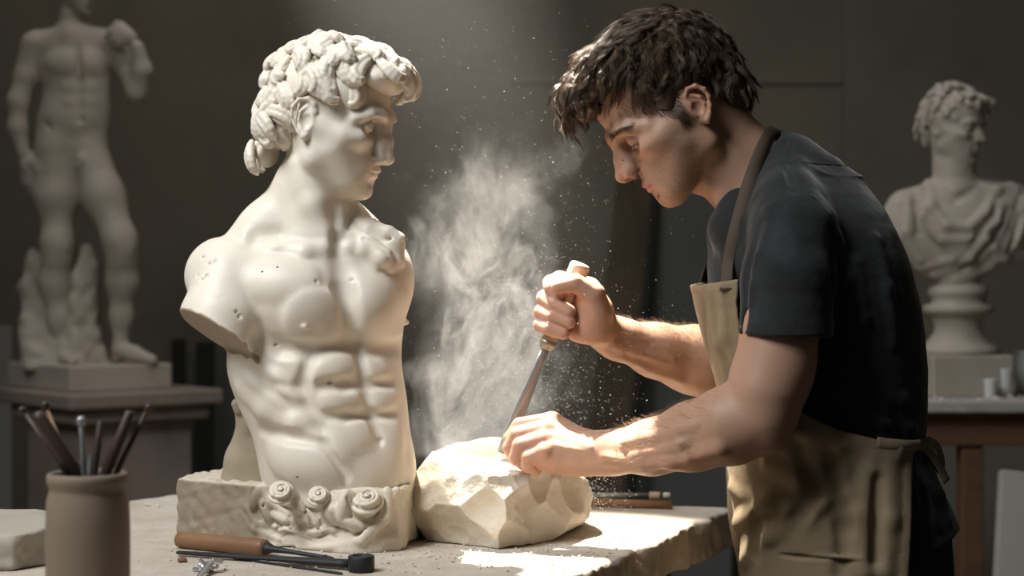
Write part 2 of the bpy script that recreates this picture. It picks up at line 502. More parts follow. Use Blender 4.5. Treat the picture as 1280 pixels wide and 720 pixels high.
    # ears
    if ears:
        for s in (-1, 1):
            q_ = L['es']; ox, oz = L['ear']
            def T3(x, y, z): return (x * q_ + ox, s * (7.0 + (y - 7.0) * q_), z * q_ + oz)
            def e(x, z, y, r): return T3(x, y, z) + (r * q_,)
            def EE(c, r, k, **kw): E(T3(*c), tuple(v * q_ for v in r), k, **kw)
            EE((-.9, 7.25, .8), (1.75, .42, 2.7), .6, R=rotm(0, s * 14, 0))
            EE((-.35, 7.9, .25), (.95, .65, 1.25), .25, op='s')
            EE((-.75, 7.95, 2.1), (.9, .35, .75), .3, op='s')
            C(e(.3, .6, 7.1, .26), e(.75, 1.9, 7.25, .3), e(.4, 3.0, 7.5, .33), e(-.6, 3.7, 7.75, .35), e(-1.9, 3.4, 7.95, .36), e(-2.7, 2.2, 8.05, .35), e(-2.7, .8, 7.95, .32), e(-2.1, -.5, 7.7, .32), e(-1.3, -1.5, 7.45, .42), e(-.5, -2.1, 7.3, .55), e(.1, -1.6, 7.15, .42), k=.3)
            C(e(-.6, 2.6, 7.6, .2), e(-1.5, 1.6, 7.75, .27), e(-1.55, .3, 7.65, .27), e(-.9, -.8, 7.45, .25), k=.25)
            EE((.55, 7.2, -.1), (.32, .42, .6), .3)
    S.frame()

def scalp_points(Mass, M, sc, n, keep, c0=(0, 0, 4.5), rmax=17, seed=1, jitter=.3, extra=None):
    """points on a sculpted hair mass, found along rays from the skull centre; keep(dir) filters by local direction"""
    rs = np.random.RandomState(seed)
    i = np.arange(n) + .5
    ph = np.arccos(1 - 2 * i / n); th = PI * (1 + 5 ** .5) * i
    d = np.stack([np.cos(th) * np.sin(ph), np.sin(th) * np.sin(ph), np.cos(ph)], 1)
    d += rs.normal(size=d.shape) * jitter / math.sqrt(n) * 2; d /= np.linalg.norm(d, axis=1)[:, None]
    d = d[np.array([keep(q) for q in d])]
    if extra is not None:
        ex = np.array(extra, float); d = np.concatenate([d, ex / np.linalg.norm(ex, axis=1)[:, None]])
    c = M[:3, :3] @ np.array(c0) + M[:3, 3]
    W = d @ (M[:3, :3] / sc).T
    lo = np.full(len(d), 3.0) * sc; hi = np.full(len(d), float(rmax)) * sc
    ts = np.linspace(4 * sc, rmax * sc, 60)
    D = np.stack([Mass.eval(c + W * t) for t in ts], 1)
    last = 59 - np.argmax((D < 0)[:, ::-1], axis=1)
    last = np.clip(last, 0, 58)
    a = D[np.arange(len(d)), last]; b = D[np.arange(len(d)), last + 1]
    t = ts[last] + (ts[1] - ts[0]) * a / (a - b + 1e-9)
    P = c + W * t[:, None]
    return d, P

def grad(Mass, P, e=.0015):
    g = np.stack([Mass.eval(P + np.eye(3)[i] * e) - Mass.eval(P - np.eye(3)[i] * e) for i in range(3)], 1)
    return g / (np.linalg.norm(g, axis=1)[:, None] + 1e-9)

def stone_curls(S, Mass, M, sc, n=150, seed=3, keep=None, size=1.5, extra=None):
    """carved locks: comma shaped locks of three strands each, laid over a hair mass"""
    rs = np.random.RandomState(seed)
    keep = keep or HAIR_KEEP
    d, P = scalp_points(Mass, M, sc, n, keep, seed=seed, jitter=.5, extra=extra)
    N = grad(Mass, P)
    R = M[:3, :3] / sc
    S.frame()
    crown = R @ np.array([-.45, 0, .9])
    for p, nn, dl in zip(P, N, d):
        fl = -crown + nn * (crown @ nn); fl /= np.linalg.norm(fl) + 1e-6      # hair flows away from the crown
        sd = np.cross(nn, fl)
        sz = size * rs.uniform(.8, 1.25) * sc
        hand = rs.choice([-1, 1])
        a0 = rs.uniform(-.7, .7); lift = rs.uniform(.0, .25)
        m = 9
        # centre line: comes from the crown side, swings out and hooks back
        cur = p - fl * sz * 1.0 - nn * sz * .3; ang = a0 - hand * .5; line = []
        step = sz * .36
        for i in range(m):
            t = i / (m - 1)
            line.append(cur.copy())
            dirv = fl * math.cos(ang) + sd * math.sin(ang)
            cur = cur + dirv * step * (1 - .45 * t) + nn * step * (.42 * (1 - 2.0 * t) + lift * .4)
            ang += hand * (.12 + 1.15 * t * t) * 1.0
        line = np.array(line)
        T = np.gradient(line, axis=0); T /= np.linalg.norm(T, axis=1)[:, None]
        W = np.cross(np.tile(nn, (m, 1)), T)
        tt = np.linspace(0, 1, m)
        wid = sz * .40 * np.sin(PI * np.clip(.22 + tt * .74, 0, 1)) ** .8
        for o, hh in ((-1, 0), (0, .16), (1, 0)):
            L_ = line + W * (o * wid)[:, None] * .85 + nn * (hh * sz)
            rr = wid * .62 + .03 * sz
            for i in range(m - 1): raw_cone(S, L_[i], L_[i + 1], rr[i], rr[i + 1], .05 * sz)

def raw_cone(S, A, B, ra, rb, k, op='u'):
    A = np.asarray(A, dtype=f32); B = np.asarray(B, dtype=f32); ra = f32(ra); rb = f32(rb)
    def fn(P):
        ab = B - A; pa = P - A
        t = np.clip(pa @ ab / max(float(ab @ ab), 1e-12), 0, 1)
        d = pa - t[:, None] * ab
        return np.sqrt((d * d).sum(1)) - (ra + (rb - ra) * t)
    S.add(op, k, fn, np.minimum(A - ra, B - rb), np.maximum(A + ra, B + rb), k + .003)
# ------------------------------------------------------------------ camera, world, light
cam = bpy.data.cameras.new('camera'); camo = bpy.data.objects.new('camera', cam); COL.objects.link(camo)
camo.location = (0, 0, CZ); camo.rotation_euler = (PI / 2, 0, 0)
cam.sensor_width = 36; cam.lens = F / 1280 * 36; cam.clip_start = .05
cam.dof.use_dof = True; cam.dof.focus_distance = 2.09; cam.dof.aperture_fstop = 3.9
scene.camera = camo
scene.view_settings.view_transform = 'Standard'; scene.view_settings.look = 'None'
scene.view_settings.gamma = 1; scene.view_settings.use_curve_mapping = False
scene.view_settings.exposure = 0
scene.cycles.use_denoising = True
w = bpy.data.worlds.new('world'); scene.world = w; w.use_nodes = True
w.node_tree.nodes['Background'].inputs[0].default_value = (.56, .55, .52, 1)
w.node_tree.nodes['Background'].inputs[1].default_value = .06

def area(name, loc, target, size, power, colr, size_y=None, spread=180):
    l = bpy.data.lights.new(name, 'AREA'); l.energy = power; l.color = colr; l.size = size
    if size_y: l.shape = 'RECTANGLE'; l.size_y = size_y
    l.spread = math.radians(spread)
    o = bpy.data.objects.new(name, l); COL.objects.link(o); o.location = loc
    o.rotation_euler = (Vector(target) - Vector(loc)).to_track_quat('-Z', 'Y').to_euler()
    return o
BEAM_P = Vector((.02, 2.22, 1.02)); BEAM_D = Vector((.22, -.27, -.93)).normalized()
sp = bpy.data.lights.new('skylight_beam', 'SPOT'); sp.energy = 3100; sp.color = (1, .93, .82)
sp.spot_size = math.radians(10.6); sp.spot_blend = .35; sp.shadow_soft_size = .03
so = bpy.data.objects.new('skylight_beam', sp); COL.objects.link(so)
so.location = BEAM_P - BEAM_D * 3.2
so.rotation_euler = BEAM_D.to_track_quat('-Z', 'Y').to_euler()
# narrow spot along the beam, added to brighten the front of the hair
s2 = sp.copy(); s2.name = 'hair_spot'; s2.spot_size = math.radians(4.6); s2.spot_blend = .5
s2o = bpy.data.objects.new('hair_spot', s2); COL.objects.link(s2o)
s2o.location = Vector((.055, 2.17, 1.46)) - BEAM_D * 2.8; s2o.rotation_euler = so.rotation_euler
area('key_area', (-1.35, 1.0, 3.0), (-.35, 2.2, 1.25), .8, 16, (.95, .98, 1.0), 1.2, 80)  # unseen soft key lamp for the bust, no window in the room
area('top_fill', (-.3, 3.0, 3.4), (-.1, 2.2, 1.1), 1.2, 6, (.95, .97, 1.0), .8)  # fill lamp added above the bench, there is no roof
area('rear_fill', (-.4, 3.4, 4.0), (-.3, 4.6, .8), 2.5, 19, (1.0, .95, .86), 1.0)  # area lamp added to brighten the rear wall and statues
# ------------------------------------------------------------------ the marble bust
marble = mat('marble', (.76, .69, .585), .45, .35, bump=[(60, .0012, .35), (260, .0006, .4)],
             mottle=[((.66, .56, .43), 7, .48, .72, .55), ((.78, .75, .69), 3.5, .5, .7, .7), ((.46, .39, .29), 26, .62, .78, .35)], sss=.12, sssr=(1, .8, .6))
marble.node_tree.nodes['Principled BSDF'].inputs['Subsurface Scale'].default_value = .008
marble_dark = mat('weathered_marble', (.55, .46, .34), .6, .3, bump=[(45, .003, .6), (180, .001, .5)],
             mottle=[((.38, .31, .22), 9, .5, .7, .6), ((.62, .56, .46), 16, .55, .75, .6)])
HAIR_KEEP = lambda q: (q[2] > -.10 - 1.0 * max(-q[0] - .1, 0)) and not (q[0] > .62 and q[2] < .18)

def hair_mass(M, sc, grow=0, prims=None):
    H = Sculpt(); H.frame(M, sc)
    for c, r in prims: H.E(c, tuple(x + grow for x in r), 1.2)
    H.frame()
    return H

def make_bust():
    root = empty('marble_bust', at(385, 640, 2.2) * [1, 1, 0] + [0, 0, TABLE_Z],
                 'large white marble bust of an armless curly-haired man on a rose-carved block on the workbench', 'sculpture')
    S = Sculpt(2.17)
    E, C, B = S.E, S.C, S.B
    # trunk
    E((398, 385, 12), (108, 92, 72), 10, R=rotm(4, 14))
    E((392, 450, 14), (107, 95, 68), 30, R=rotm(0, 14))
    E((412, 520, 10), (96, 80, 62), 40)
    E((424, 585, 8), (97, 75, 62), 30)
    C((395, 470, 10, 75), (420, 610, 10, 78), k=20)
    # shoulders, neck, upper arm stump
    C((300, 345, 5, 42), (390, 320, 12, 48), k=25)
    C((470, 335, 30, 36), (400, 320, 12, 45), k=25)
    E((484, 352, 30), (34, 52, 44), 14)
    C((398, 170, 5, 36), (392, 230, 8, 41), (388, 290, 10, 47), k=12)
    C((366, 235, 12, 22), (330, 285, 8, 28), (290, 325, 0, 28), k=22)
    C((420, 260, 30, 26), (465, 305, 35, 26), k=18)
    A = Sculpt(2.17)
    A.E((283, 345, -12), (51, 50, 46), 14)
    A.C((290, 350, -22, 47), (277, 400, -46, 51), (262, 440, -62, 53), k=6)
    A.cut((274, 419, -60), (-.50, -.30, -.81), 3)
    S.fnprim(lambda P: A.eval(P), at(180, 500, 1.95), at(360, 270, 2.32), .006)
    E((326, 352, -34), (34, 34, 30), 16)                   # front deltoid to chest
    # breast
    S.bulge(362, 372, 66, 50, 17, 12, 6)
    S.bulge(468, 378, 46, 46, 16, 12, -6)
    S.bulge(350, 345, 44, 26, 7, 14)
    S.bulge(398, 400, 40, 36, 5, 12)
    S.bulge(381, 408, 4.5, 4.5, 4, 2, flat=1.5)
    S.bulge(509, 403, 4, 4, 3, 2, flat=1.5)
    S.groove([(425, 322, 9, 2), (430, 365, 9, 5), (440, 425, 9, 5)], 14)
    S.groove([(318, 424, 8, 2), (352, 434, 9, 5), (400, 440, 9, 5), (438, 430, 8, 4), (470, 438, 8, 4), (502, 430, 7, 3)], 11)
    # neck muscles and collar bones
    S.ridge([(368, 205, 10, 4), (392, 255, 11, 6), (411, 297, 6, 2)], 14)
    S.ridge([(428, 262, 6, 2), (426, 290, 5, 1)], 12)
    S.ridge([(412, 310, 5, 2), (380, 314, 7, 4), (345, 306, 8, 4), (310, 298, 10, 3)], 12)
    S.ridge([(432, 308, 6, 3), (458, 310, 6, 3)], 10)
    S.groove([(322, 296, 10, 4), (348, 296, 9, 4)], 12)
    S.groove([(421, 300, 8, 4), (422, 308, 8, 4)], 12)
    # belly muscles
    for x, y, a, b, h, rl in [(410, 462, 32, 20, 6, -12), (474, 462, 24, 18, 6, 8), (426, 500, 28, 19, 6, -8), (482, 499, 21, 19, 6, 6),
                              (440, 550, 31, 32, 8, 0), (490, 548, 21, 34, 7, 0)]:
        S.bulge(x, y, a, b, h, 9, rl)
    S.groove([(446, 432, 4, 2), (453, 470, 5, 4), (461, 515, 5, 4), (470, 545, 5, 3)], 9)
    S.groove([(475, 551, 4, 4), (475, 555, 4, 4)], 4)
    S.groove([(402, 481, 5, 2), (430, 482, 6, 3), (450, 480, 5, 2)], 9); S.groove([(462, 480, 5, 2), (488, 481, 5, 1)], 9)
    S.groove([(410, 519, 5, 2), (432, 521, 5, 2.5), (456, 520, 5, 2)], 9); S.groove([(468, 519, 5, 2), (490, 519, 5, 1)], 9)
    S.groove([(388, 448, 5, 2), (376, 485, 6, 4), (396, 525, 5, 3), (416, 570, 4, 2), (430, 600, 3, 1)], 11)
    for x, y, a, rl in [(322, 452, 22, 35), (345, 470, 20, 32), (362, 492, 19, 28), (316, 478, 22, 38), (340, 500, 22, 32)]:
        S.bulge(x, y, a, 9, 5, 7, rl)
    S.ridge([(302, 486, 12, 3), (330, 512, 14, 6), (368, 530, 13, 6), (398, 524, 8, 3)], 10)
    S.bulge(382, 576, 54, 38, 12, 12, 16)
    S.groove([(328, 538, 5, 2), (365, 546, 6, 4), (405, 556, 5, 3), (434, 595, 4, 2)], 9)
    S.bulge(474, 590, 36, 28, 6, 12, -6)
    S.cut((400, 628, 0), (0, 0, -1), 1)
    # draped knot of cloth on the far shoulder
    C((436, 282, 18, 12), (462, 288, 6, 14), (490, 306, 0, 15), (494, 326, -4, 12), k=6)
    C((440, 290, 0, 9), (458, 305, -14, 12), (478, 322, -20, 12), (486, 332, -14, 9), k=5)
    C((452, 280, 6, 8), (486, 290, -6, 7), (501, 297, -8, 5), k=3)
    C((494, 300, -8, 3), (478, 298, -16, 3), (462, 292, -14, 2), k=4, op='s')
    C((455, 298, -24, 2.5), (474, 308, -30, 2.5), (488, 322, -28, 2), k=4, op='s')
    S.ridge([(438, 296, 6, 4), (452, 316, 7, 4), (468, 336, 5, 3)], 7)
    # chips and pits
    rs = np.random.RandomState(5)
    for x, y in [(262, 330), (254, 322), (247, 345), (252, 350), (258, 345), (268, 327), (300, 395), (296, 390), (412, 478), (395, 352), (440, 350), (345, 430)]:
        P0 = S.w((x, y, -200)); v = P0 - np.array([0, 0, CZ]); v /= np.linalg.norm(v)
        ts = np.linspace(0, .3, 200); dd = S.eval(P0 + v[None] * ts[:, None])
        if (dd < 0).any():
            q = P0 + v * ts[np.argmax(dd < 0)]
            raw_cone(S, q, q + rs.normal(size=3) * .002, .0026, .0010, .001, 's')
    # head
    sc = .0083
    M = head_matrix(S.w((406, 160, 2)), -13, 10, sc)
    add_head(S, M, sc, dict(gl=10.6, nas=10.4, tip=11.9, tipz=-3.2, sub=10.0, subz=-4.2, ul=10.2, ulz=-5.1, ll=9.8, llz=-6.2, ml=8.9, mlz=-7.2, chin=9.2, chinz=-8.3, men=8.0, menz=-9.7), lid=.45)
    S.post.append(lambda P, d: d + f32(.0004) * wob(P, 90, 3) + f32(.0010) * wob(P, 32, 4))
    me = S.mesh('torso', .0019)
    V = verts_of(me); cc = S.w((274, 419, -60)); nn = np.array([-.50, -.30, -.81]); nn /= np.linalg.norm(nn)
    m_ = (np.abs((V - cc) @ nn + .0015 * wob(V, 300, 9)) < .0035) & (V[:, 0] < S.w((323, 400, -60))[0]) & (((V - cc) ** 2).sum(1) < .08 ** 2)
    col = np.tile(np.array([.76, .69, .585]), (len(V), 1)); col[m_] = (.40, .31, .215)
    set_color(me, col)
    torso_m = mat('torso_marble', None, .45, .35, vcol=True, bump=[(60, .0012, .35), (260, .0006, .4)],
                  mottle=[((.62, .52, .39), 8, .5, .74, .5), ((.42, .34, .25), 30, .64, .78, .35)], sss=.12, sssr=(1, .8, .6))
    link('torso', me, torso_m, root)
    prims = [((-.6, 0, 5.4), (9.6, 7.9, 8.6)), ((8.2, 0, 8.6), (4.4, 6.8, 3.4)), ((-6.4, 0, 0.5), (4.4, 6.6, 6.0)), ((-8.6, 0, -5.2), (2.4, 4.8, 3.6)), ((2.5, 0, 9.5), (8.0, 7.2, 4.4))]
    Hm = hair_mass(M, sc, -.35, prims)
    H = hair_mass(M, sc, -1.15, prims)
    keep = lambda q: (q[2] > -.12 - 1.6 * max(-q[0] - .25, 0)) and not (q[0] > .35 and q[2] < .10) and not (abs(q[1]) > .55 and q[2] < .0 and q[0] > -.45) and not (abs(q[1]) > .7 and -.6 < q[0] < .25 and q[2] < .18)
    stone_curls(H, Hm, M, sc, 215, 7, keep, 2.05,
                [(x, sg * y, z) for sg in (-1, 1) for x, y, z in [(-.55, .67, -.42), (-.62, .6, -.6), (-.72, .45, -.62), (-.6, .45, -.8), (-.7, .2, -.8), (-.5, .8, -.15), (-.25, .95, .2), (.0, .95, .28), (.22, .9, .22), (.38, .85, .3), (-.45, .62, -.75), (.1, .9, .42)]])
    link('hair', H.mesh('hair', .0016), marble, root)
    # support strut and block
    strut_m = mat('strut_stone', (.36, .30, .215), .65, .3, bump=[(45, .002, .5)], mottle=[((.26, .21, .15), 12, .5, .75, .5)])
    T = Sculpt(2.17)
    T.C((300, 508, 34, 9), (312, 530, 40, 15), (306, 575, 52, 24), (302, 612, 60, 29), k=8)
    T.C((296, 505, 26, 7), (300, 512, 28, 8), k=3)
    T.C((330, 560, 50, 26), (322, 612, 60, 32), k=10)
    T.cut((300, 611, 60), (0, 0, -1), 1)
    link('support_strut', T.mesh('support_strut', .0022), strut_m, root)
    Bk = Sculpt(2.17)
    zt = at(0, 606, 2.17)[2]; z0 = TABLE_Z
    y0 = 2.16
    # plinth outline seen from above (world metres), clockwise from the left corner
    def poly(pts, za, zb, rd):
        pts = np.array(pts); cen = pts.mean(0)
        pl = []
        for i in range(len(pts)):
            a = pts[i]; b = pts[(i + 1) % len(pts)]; nrm = np.array([b[1] - a[1], -(b[0] - a[0])]); nrm /= np.linalg.norm(nrm)
            if nrm @ (a - cen) < 0: nrm = -nrm
            pl.append((nrm.astype(f32), f32(nrm @ a)))
        def fn(P):
            d = np.maximum(P[:, 2] - f32(zb), f32(za) - P[:, 2])
            for nrm, o in pl:
                e = P[:, :2] @ nrm - o
                h = np.maximum(rd - np.abs(d - e), 0) / rd
                d = np.maximum(d, e) + h * h * rd * .25
            return d
        return fn, (pts[:, 0].min(), pts[:, 1].min(), za), (pts[:, 0].max(), pts[:, 1].max(), zb)
    fn, lo, hi = poly([(-.447, 2.235), (-.345, 2.165), (-.20, 2.085), (-.142, 2.11), (-.122, 2.20), (-.17, 2.35), (-.40, 2.38)], z0, zt + .002, .003)
    Bk.fnprim(fn, lo, hi)
    Bk.fnprim(lambda P: np.clip((P[:, 0] + .37) / .04, .02, 1).astype(f32) * f32(.0035) * wob(P, 85, 8) + f32(.0012) * wob(P, 260, 9), np.array(lo) - .03, np.array(hi) + .03, 0, 'd')
    # carved swags and leaves on the front
    # folded leaves between the roses, then the long swag below
    for x, y, a_, b_, h_, rl in [(322, 622, 9, 20, 8, 14), (334, 640, 8, 18, 9, -24), (350, 646, 17, 7, 7, 20), (374, 634, 9, 22, 10, -14), (388, 650, 18, 7, 7, 30),
                                 (414, 640, 9, 20, 9, -30), (430, 636, 9, 24, 9, 10), (446, 656, 22, 8, 8, 24), (480, 640, 8, 20, 8, 22), (466, 658, 18, 7, 7, -24), (358, 662, 24, 6, 5, 10), (404, 664, 24, 6, 5, -8)]:
        Bk.bulge(x, y, a_, b_, h_ + 2, 1.5, rl, flat=1.25)
    for pts in [[(312, 610, 2, 1), (310, 634, 6, 5), (322, 656, 3, 3)], [(330, 604, 2, 1), (338, 628, 6, 6), (362, 642, 3, 4)], [(368, 606, 3, 3), (372, 632, 7, 7), (396, 652, 3, 4)],
                [(412, 612, 2, 2), (416, 636, 6, 6), (442, 662, 3, 4)], [(486, 618, 3, 2), (480, 648, 7, 6), (450, 676, 6, 6), (410, 684, 4, 4), (372, 684, 2, 2)], [(300, 640, 2, 1), (318, 662, 4, 3), (350, 674, 2, 2)]]:
        Bk.ridge(pts, 4)
    for pts in [[(346, 652, 2, 2), (362, 668, 2.5, 3), (388, 676, 2, 2)], [(384, 644, 2, 2), (392, 660, 2.5, 3), (420, 672, 2, 2)], [(352, 672, 1.5, 1.5), (368, 658, 2, 2)], [(340, 668, 1.5, 1.5), (350, 658, 2, 2)], [(330, 630, 2, 2), (326, 650, 2, 2)],
                [(378, 622, 2, 2), (382, 642, 2, 3)], [(434, 622, 2, 2), (440, 646, 2, 3)], [(470, 650, 2, 2), (448, 668, 2, 2)], [(398, 672, 1.5, 2), (424, 656, 2, 2)]]:
        Bk.groove(pts, 2)
    for x in (506, 495, 484):
        Bk.ridge([(x, 612, 5, 4), (x - 3, 622, 3, 2)], 3)
    Bk.cut((400, 400, 0), (0, 0, -1), .5, world=False) if False else None
    Bk.cut((0, 0, TABLE_Z), (0, 0, -1), .0005, world=True)
    me = Bk.mesh('plinth', .0018); V = verts_of(me)
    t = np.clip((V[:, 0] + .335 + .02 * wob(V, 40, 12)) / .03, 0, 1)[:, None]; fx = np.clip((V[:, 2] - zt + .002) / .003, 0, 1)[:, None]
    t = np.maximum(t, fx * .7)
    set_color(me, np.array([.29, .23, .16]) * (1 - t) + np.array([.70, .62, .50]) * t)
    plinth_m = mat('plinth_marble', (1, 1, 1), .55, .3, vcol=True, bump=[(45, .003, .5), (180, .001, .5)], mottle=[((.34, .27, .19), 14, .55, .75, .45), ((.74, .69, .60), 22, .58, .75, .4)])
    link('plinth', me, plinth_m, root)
    rose_m = mat('carved_marble', (.70, .62, .50), .5, .35, bump=[(90, .001, .4)], mottle=[((.5, .41, .3), 30, .55, .75, .5)])
    def rose(cx, cy, dz, r, tilt):
        G = Sculpt(2.17)
        c = G.w((cx, cy, dz)); n = np.array([.05, -.75, .66]) if tilt else np.array([0, -.6, .8]); n /= np.linalg.norm(n)
        a = np.cross(n, [0, 0, 1]); a /= np.linalg.norm(a); b = np.cross(n, a); u = r * G.u((0, 0, dz))
        def pt(ang, rad, dep): return c + (a * math.cos(ang) + b * math.sin(ang)) * rad * u + n * dep * u
        raw_cone(G, c - n * .30 * u, c - n * 1.2 * u, .92 * u, .45 * u, .1 * u)
        raw_cone(G, c - n * .05 * u, c - n * .6 * u, .62 * u, .7 * u, .25 * u)
        def spiral(t0, t1, r_0, r_1, d0, d1, w_, op, m_=26, k_=.05):
            ts = np.linspace(t0, t1, m_)
            q = [pt(t, r_0 + (r_1 - r_0) * i / (m_ - 1), d0 + (d1 - d0) * i / (m_ - 1)) for i, t in enumerate(ts)]
            for i in range(m_ - 1): raw_cone(G, q[i], q[i + 1], w_ * u, w_ * u, k_ * u, op)
        spiral(.3, 4.2, 1.0, .92, -.30, -.12, .15, 'u'); spiral(3.4, 7.0, .98, .8, -.1, .12, .14, 'u')
        spiral(.8, 14.5, .74, .06, .38, .58, .10, 's', 46)
        spiral(1.2, 4.6, .80, .62, .30, .44, .12, 'u')
        link('carved_rose', G.mesh('carved_rose', .0013), rose_m, root)
    rose(351, 614, -72, 15, 1); rose(398, 619, -78, 13, 1); rose(459, 625, -78, 19, 0)
if True: make_bust()
# ------------------------------------------------------------------ the man at work
skin = mat('skin', (1, 1, 1), .5, .35, vcol=True, bump=[(420, .0006, .25), (90, .001, .15)], sss=.18, sssr=(1, .35, .18),
           mottle=[((.50, .24, .16), 30, .52, .8, .25)])
shirt_m = mat('charcoal_cotton', (.025, .0255, .026), .95, .15, bump=[(900, .0004, .5), (60, .003, .5)], sheen=.25,
              mottle=[((.045, .050, .054), 14, .5, .8, .7)])
shirt_in = mat('grey_cotton', (.20, .20, .21), .95, .15, bump=[(900, .0004, .5)])
apron_m = mat('olive_canvas', (.26, .20, .125), .92, .2, bump=[(1100, .0004, .6), (40, .003, .4)],
              mottle=[((.17, .125, .075), 11, .5, .75, .6), ((.34, .28, .20), 24, .6, .8, .5)])
strap_m = mat('brown_strap', (.075, .052, .036), .8, .3, bump=[(700, .0005, .5)])
jean_m = mat('dark_denim', (.03, .033, .04), .95, .15, bump=[(900, .0004, .5)])
hair_m = mat('brown_hair', (.078, .047, .028), .36, .6, mottle=[((.15, .09, .055), 40, .5, .75, .6)])
hair_m.node_tree.nodes['Principled BSDF'].inputs['Specular Tint'].default_value = (1, .9, .8, 1)
fuzz_m = mat('arm_hair', (.25, .15, .08), .45, .5)
iris_m = mat('dark_iris', (.05, .03, .02), .1, .6)

MD = 2.15
MSC = .0098
MAN_HEAD = head_matrix(at(853, 141, MD), 188, 35, MSC, 4)
LM = dict(gl=10.35, nas=10.0, tip=12.2, tipz=-2.25, sub=10.4, subz=-3.3, ul=10.0, ulz=-4.85, ll=9.8, llz=-5.9, ml=8.8, mlz=-6.75, chin=9.1, chinz=-7.6, men=8.6, menz=-9.0, lipw=2.35, ez=-.7, ex=.25, es=.8, ear=(.2, -1.0))

def make_body(root):
    S = Sculpt(MD); E, C = S.E, S.C
    add_head(S, MAN_HEAD, MSC, LM, lid=.95)
    # neck, shoulders, trunk (under the clothes)
    C((880, 170, 0, 47), (905, 200, 0, 46), (945, 240, 0, 54), k=14)
    C((900, 150, 0, 34), (935, 195, 0, 36), (985, 235, -10, 34), k=14)
    C((880, 215, -22, 9), (905, 245, -26, 10), (912, 275, -30, 9), k=12)     # neck cord
    E((874, 232, -4), (10, 9, 10), 12)
    C((985, 290, 0, 62), (1010, 400, 0, 72), (1030, 560, 0, 70), k=30)
    C((985, 300, -118, 44), (985, 280, 0, 50), (975, 300, 130, 42), k=20)
    # near arm
    C((985, 300, -128, 48), (974, 410, -150, 46), (958, 490, -165, 43), (948, 522, -165, 40), k=14)
    E((976, 455, -168), (44, 60, 38), 16, R=rotm(8))
    E((940, 470, -150), (26, 46, 30), 14, R=rotm(14))                      # biceps
    C((958, 522, -166, 38), (915, 532, -148, 47), (868, 545, -118, 42), (815, 559, -85, 33), (765, 566, -52, 26), (742, 566, -38, 26), k=14)
    E((962, 545, -170), (22, 20, 24), 14)
    E((908, 512, -142), (44, 24, 34), 14, R=rotm(-16))
    C((900, 560, -180, 10), (840, 575, -135, 9), (770, 583, -72, 7), k=10)
    # far arm
    C((975, 300, 135, 46), (940, 400, 150, 42), (915, 452, 140, 40), k=14)
    C((918, 456, 140, 42), (872, 450, 112, 42), (820, 438, 80, 33), (775, 424, 50, 25), (758, 417, 42, 23), k=12)
    E((868, 470, 100), (44, 20, 28), 12, R=rotm(10))
    # ---- far hand: fist closed round the chisel handle
    C((768, 424, 45, 22), (748, 408, 30, 22), (734, 396, 26, 20), k=9)
    E((737, 392, 30), (25, 33, 20), 8, R=rotm(-8))
    E((740, 384, 12), (19, 30, 15), 9, R=rotm(-14))             # ball of the thumb
    E((742, 412, 16), (24, 18, 15), 10, R=rotm(20))
    E((722, 416, 24), (17, 12, 16), 8, R=rotm(20))
    for kn, j1, j2, tip, r in [
        ((722, 356, 52, 11), (700, 349, 54, 10.5), (689, 354, 30, 10.5), (697, 368, 9, 9), 0),
        ((719, 372, 54, 11), (695, 366, 56, 10.5), (681, 373, 30, 10.5), (711, 389.5, 3, 9), 0),
        ((716, 387, 54, 11), (692, 383, 54, 10.2), (677.5, 390, 28, 10.2), (711, 402.5, 3, 8.8), 0),
        ((712, 402, 50, 10), (690, 401, 50, 9.4), (676.5, 406, 26, 9.6), (704, 416.5, 5, 8.2), 0)]:
        mid = tuple((np.array(j2) * .5 + np.array(tip) * .5 + [-3, -1, -6, .6]))
        C(kn, j1, k=5); C(j1, j2, k=2.2); C(j2, mid, k=1.8); C(mid, tip, k=1.2)
        C((738, kn[1] + 6, 46, 13), kn, k=6)
    C((748, 392, 8, 17), (742, 368, 0, 14.5), k=9); C((742, 368, 0, 14.5), (719, 353.5, -5, 11.5), k=3); C((719, 353.5, -5, 11.5), (698, 358, -3, 9.6), k=2)
    C((752, 385, 30, 14), (735, 360, 40, 13), k=9)
    # thumb nail edge, finger creases
    # ---- near hand: resting on the stone, fingers bent over its edge
    C((745, 567, -38, 26), (724, 568, -30, 25), (705, 566, -24, 22), k=10)
    W0 = (728, 560, -26)
    for (mx, my, mz), r in [((690, 527, 6), 12.5), ((684, 538, -12), 12.5), ((680, 551, -26), 12), ((682, 566, -36), 11.5)]:
        C((732, 560, -22, 20), (mx, my, mz, r), k=8)
    E((704, 570, -24), (32, 20, 22), 9, R=rotm(10))
    E((690, 576, -28), (26, 15, 16), 8, R=rotm(14))
    for mcp, pip, dip, tip in [
        ((690, 527, 6, 12.5), (650, 532, 4, 10.2), (638, 548, 4, 9), (637, 563, 4, 7.5)),
        ((684, 537, -12, 12.5), (646, 544, -9, 10.2), (637, 560, -8, 9), (645, 575, -4, 7.8)),
        ((680, 550, -26, 12), (650, 557, -23, 10), (645, 572, -20, 8.8), (656, 582, -14, 7.8)),
        ((682, 565, -36, 11.5), (661, 572, -33, 9.6), (660, 583, -28, 8.2), (670, 588, -20, 7.4))]:
        C(mcp, pip, k=3); C(pip, dip, k=1.6); C(dip, tip, k=1.5)
    C((720, 556, 2, 17), (695, 548, 24, 13), (668, 552, 32, 11), (652, 562, 26, 9), k=5)   # thumb behind
    for a, b in [((738, 556, -40), (690, 531, 2)), ((738, 560, -44), (686, 542, -14)), ((738, 566, -46), (684, 554, -28))]:
        S.ridge([(a[0], a[1], 3, 1.2), ((a[0] + b[0]) / 2, (a[1] + b[1]) / 2, 3.4, 1.8), (b[0] + 4, b[1], 4, 1.6)], 5)
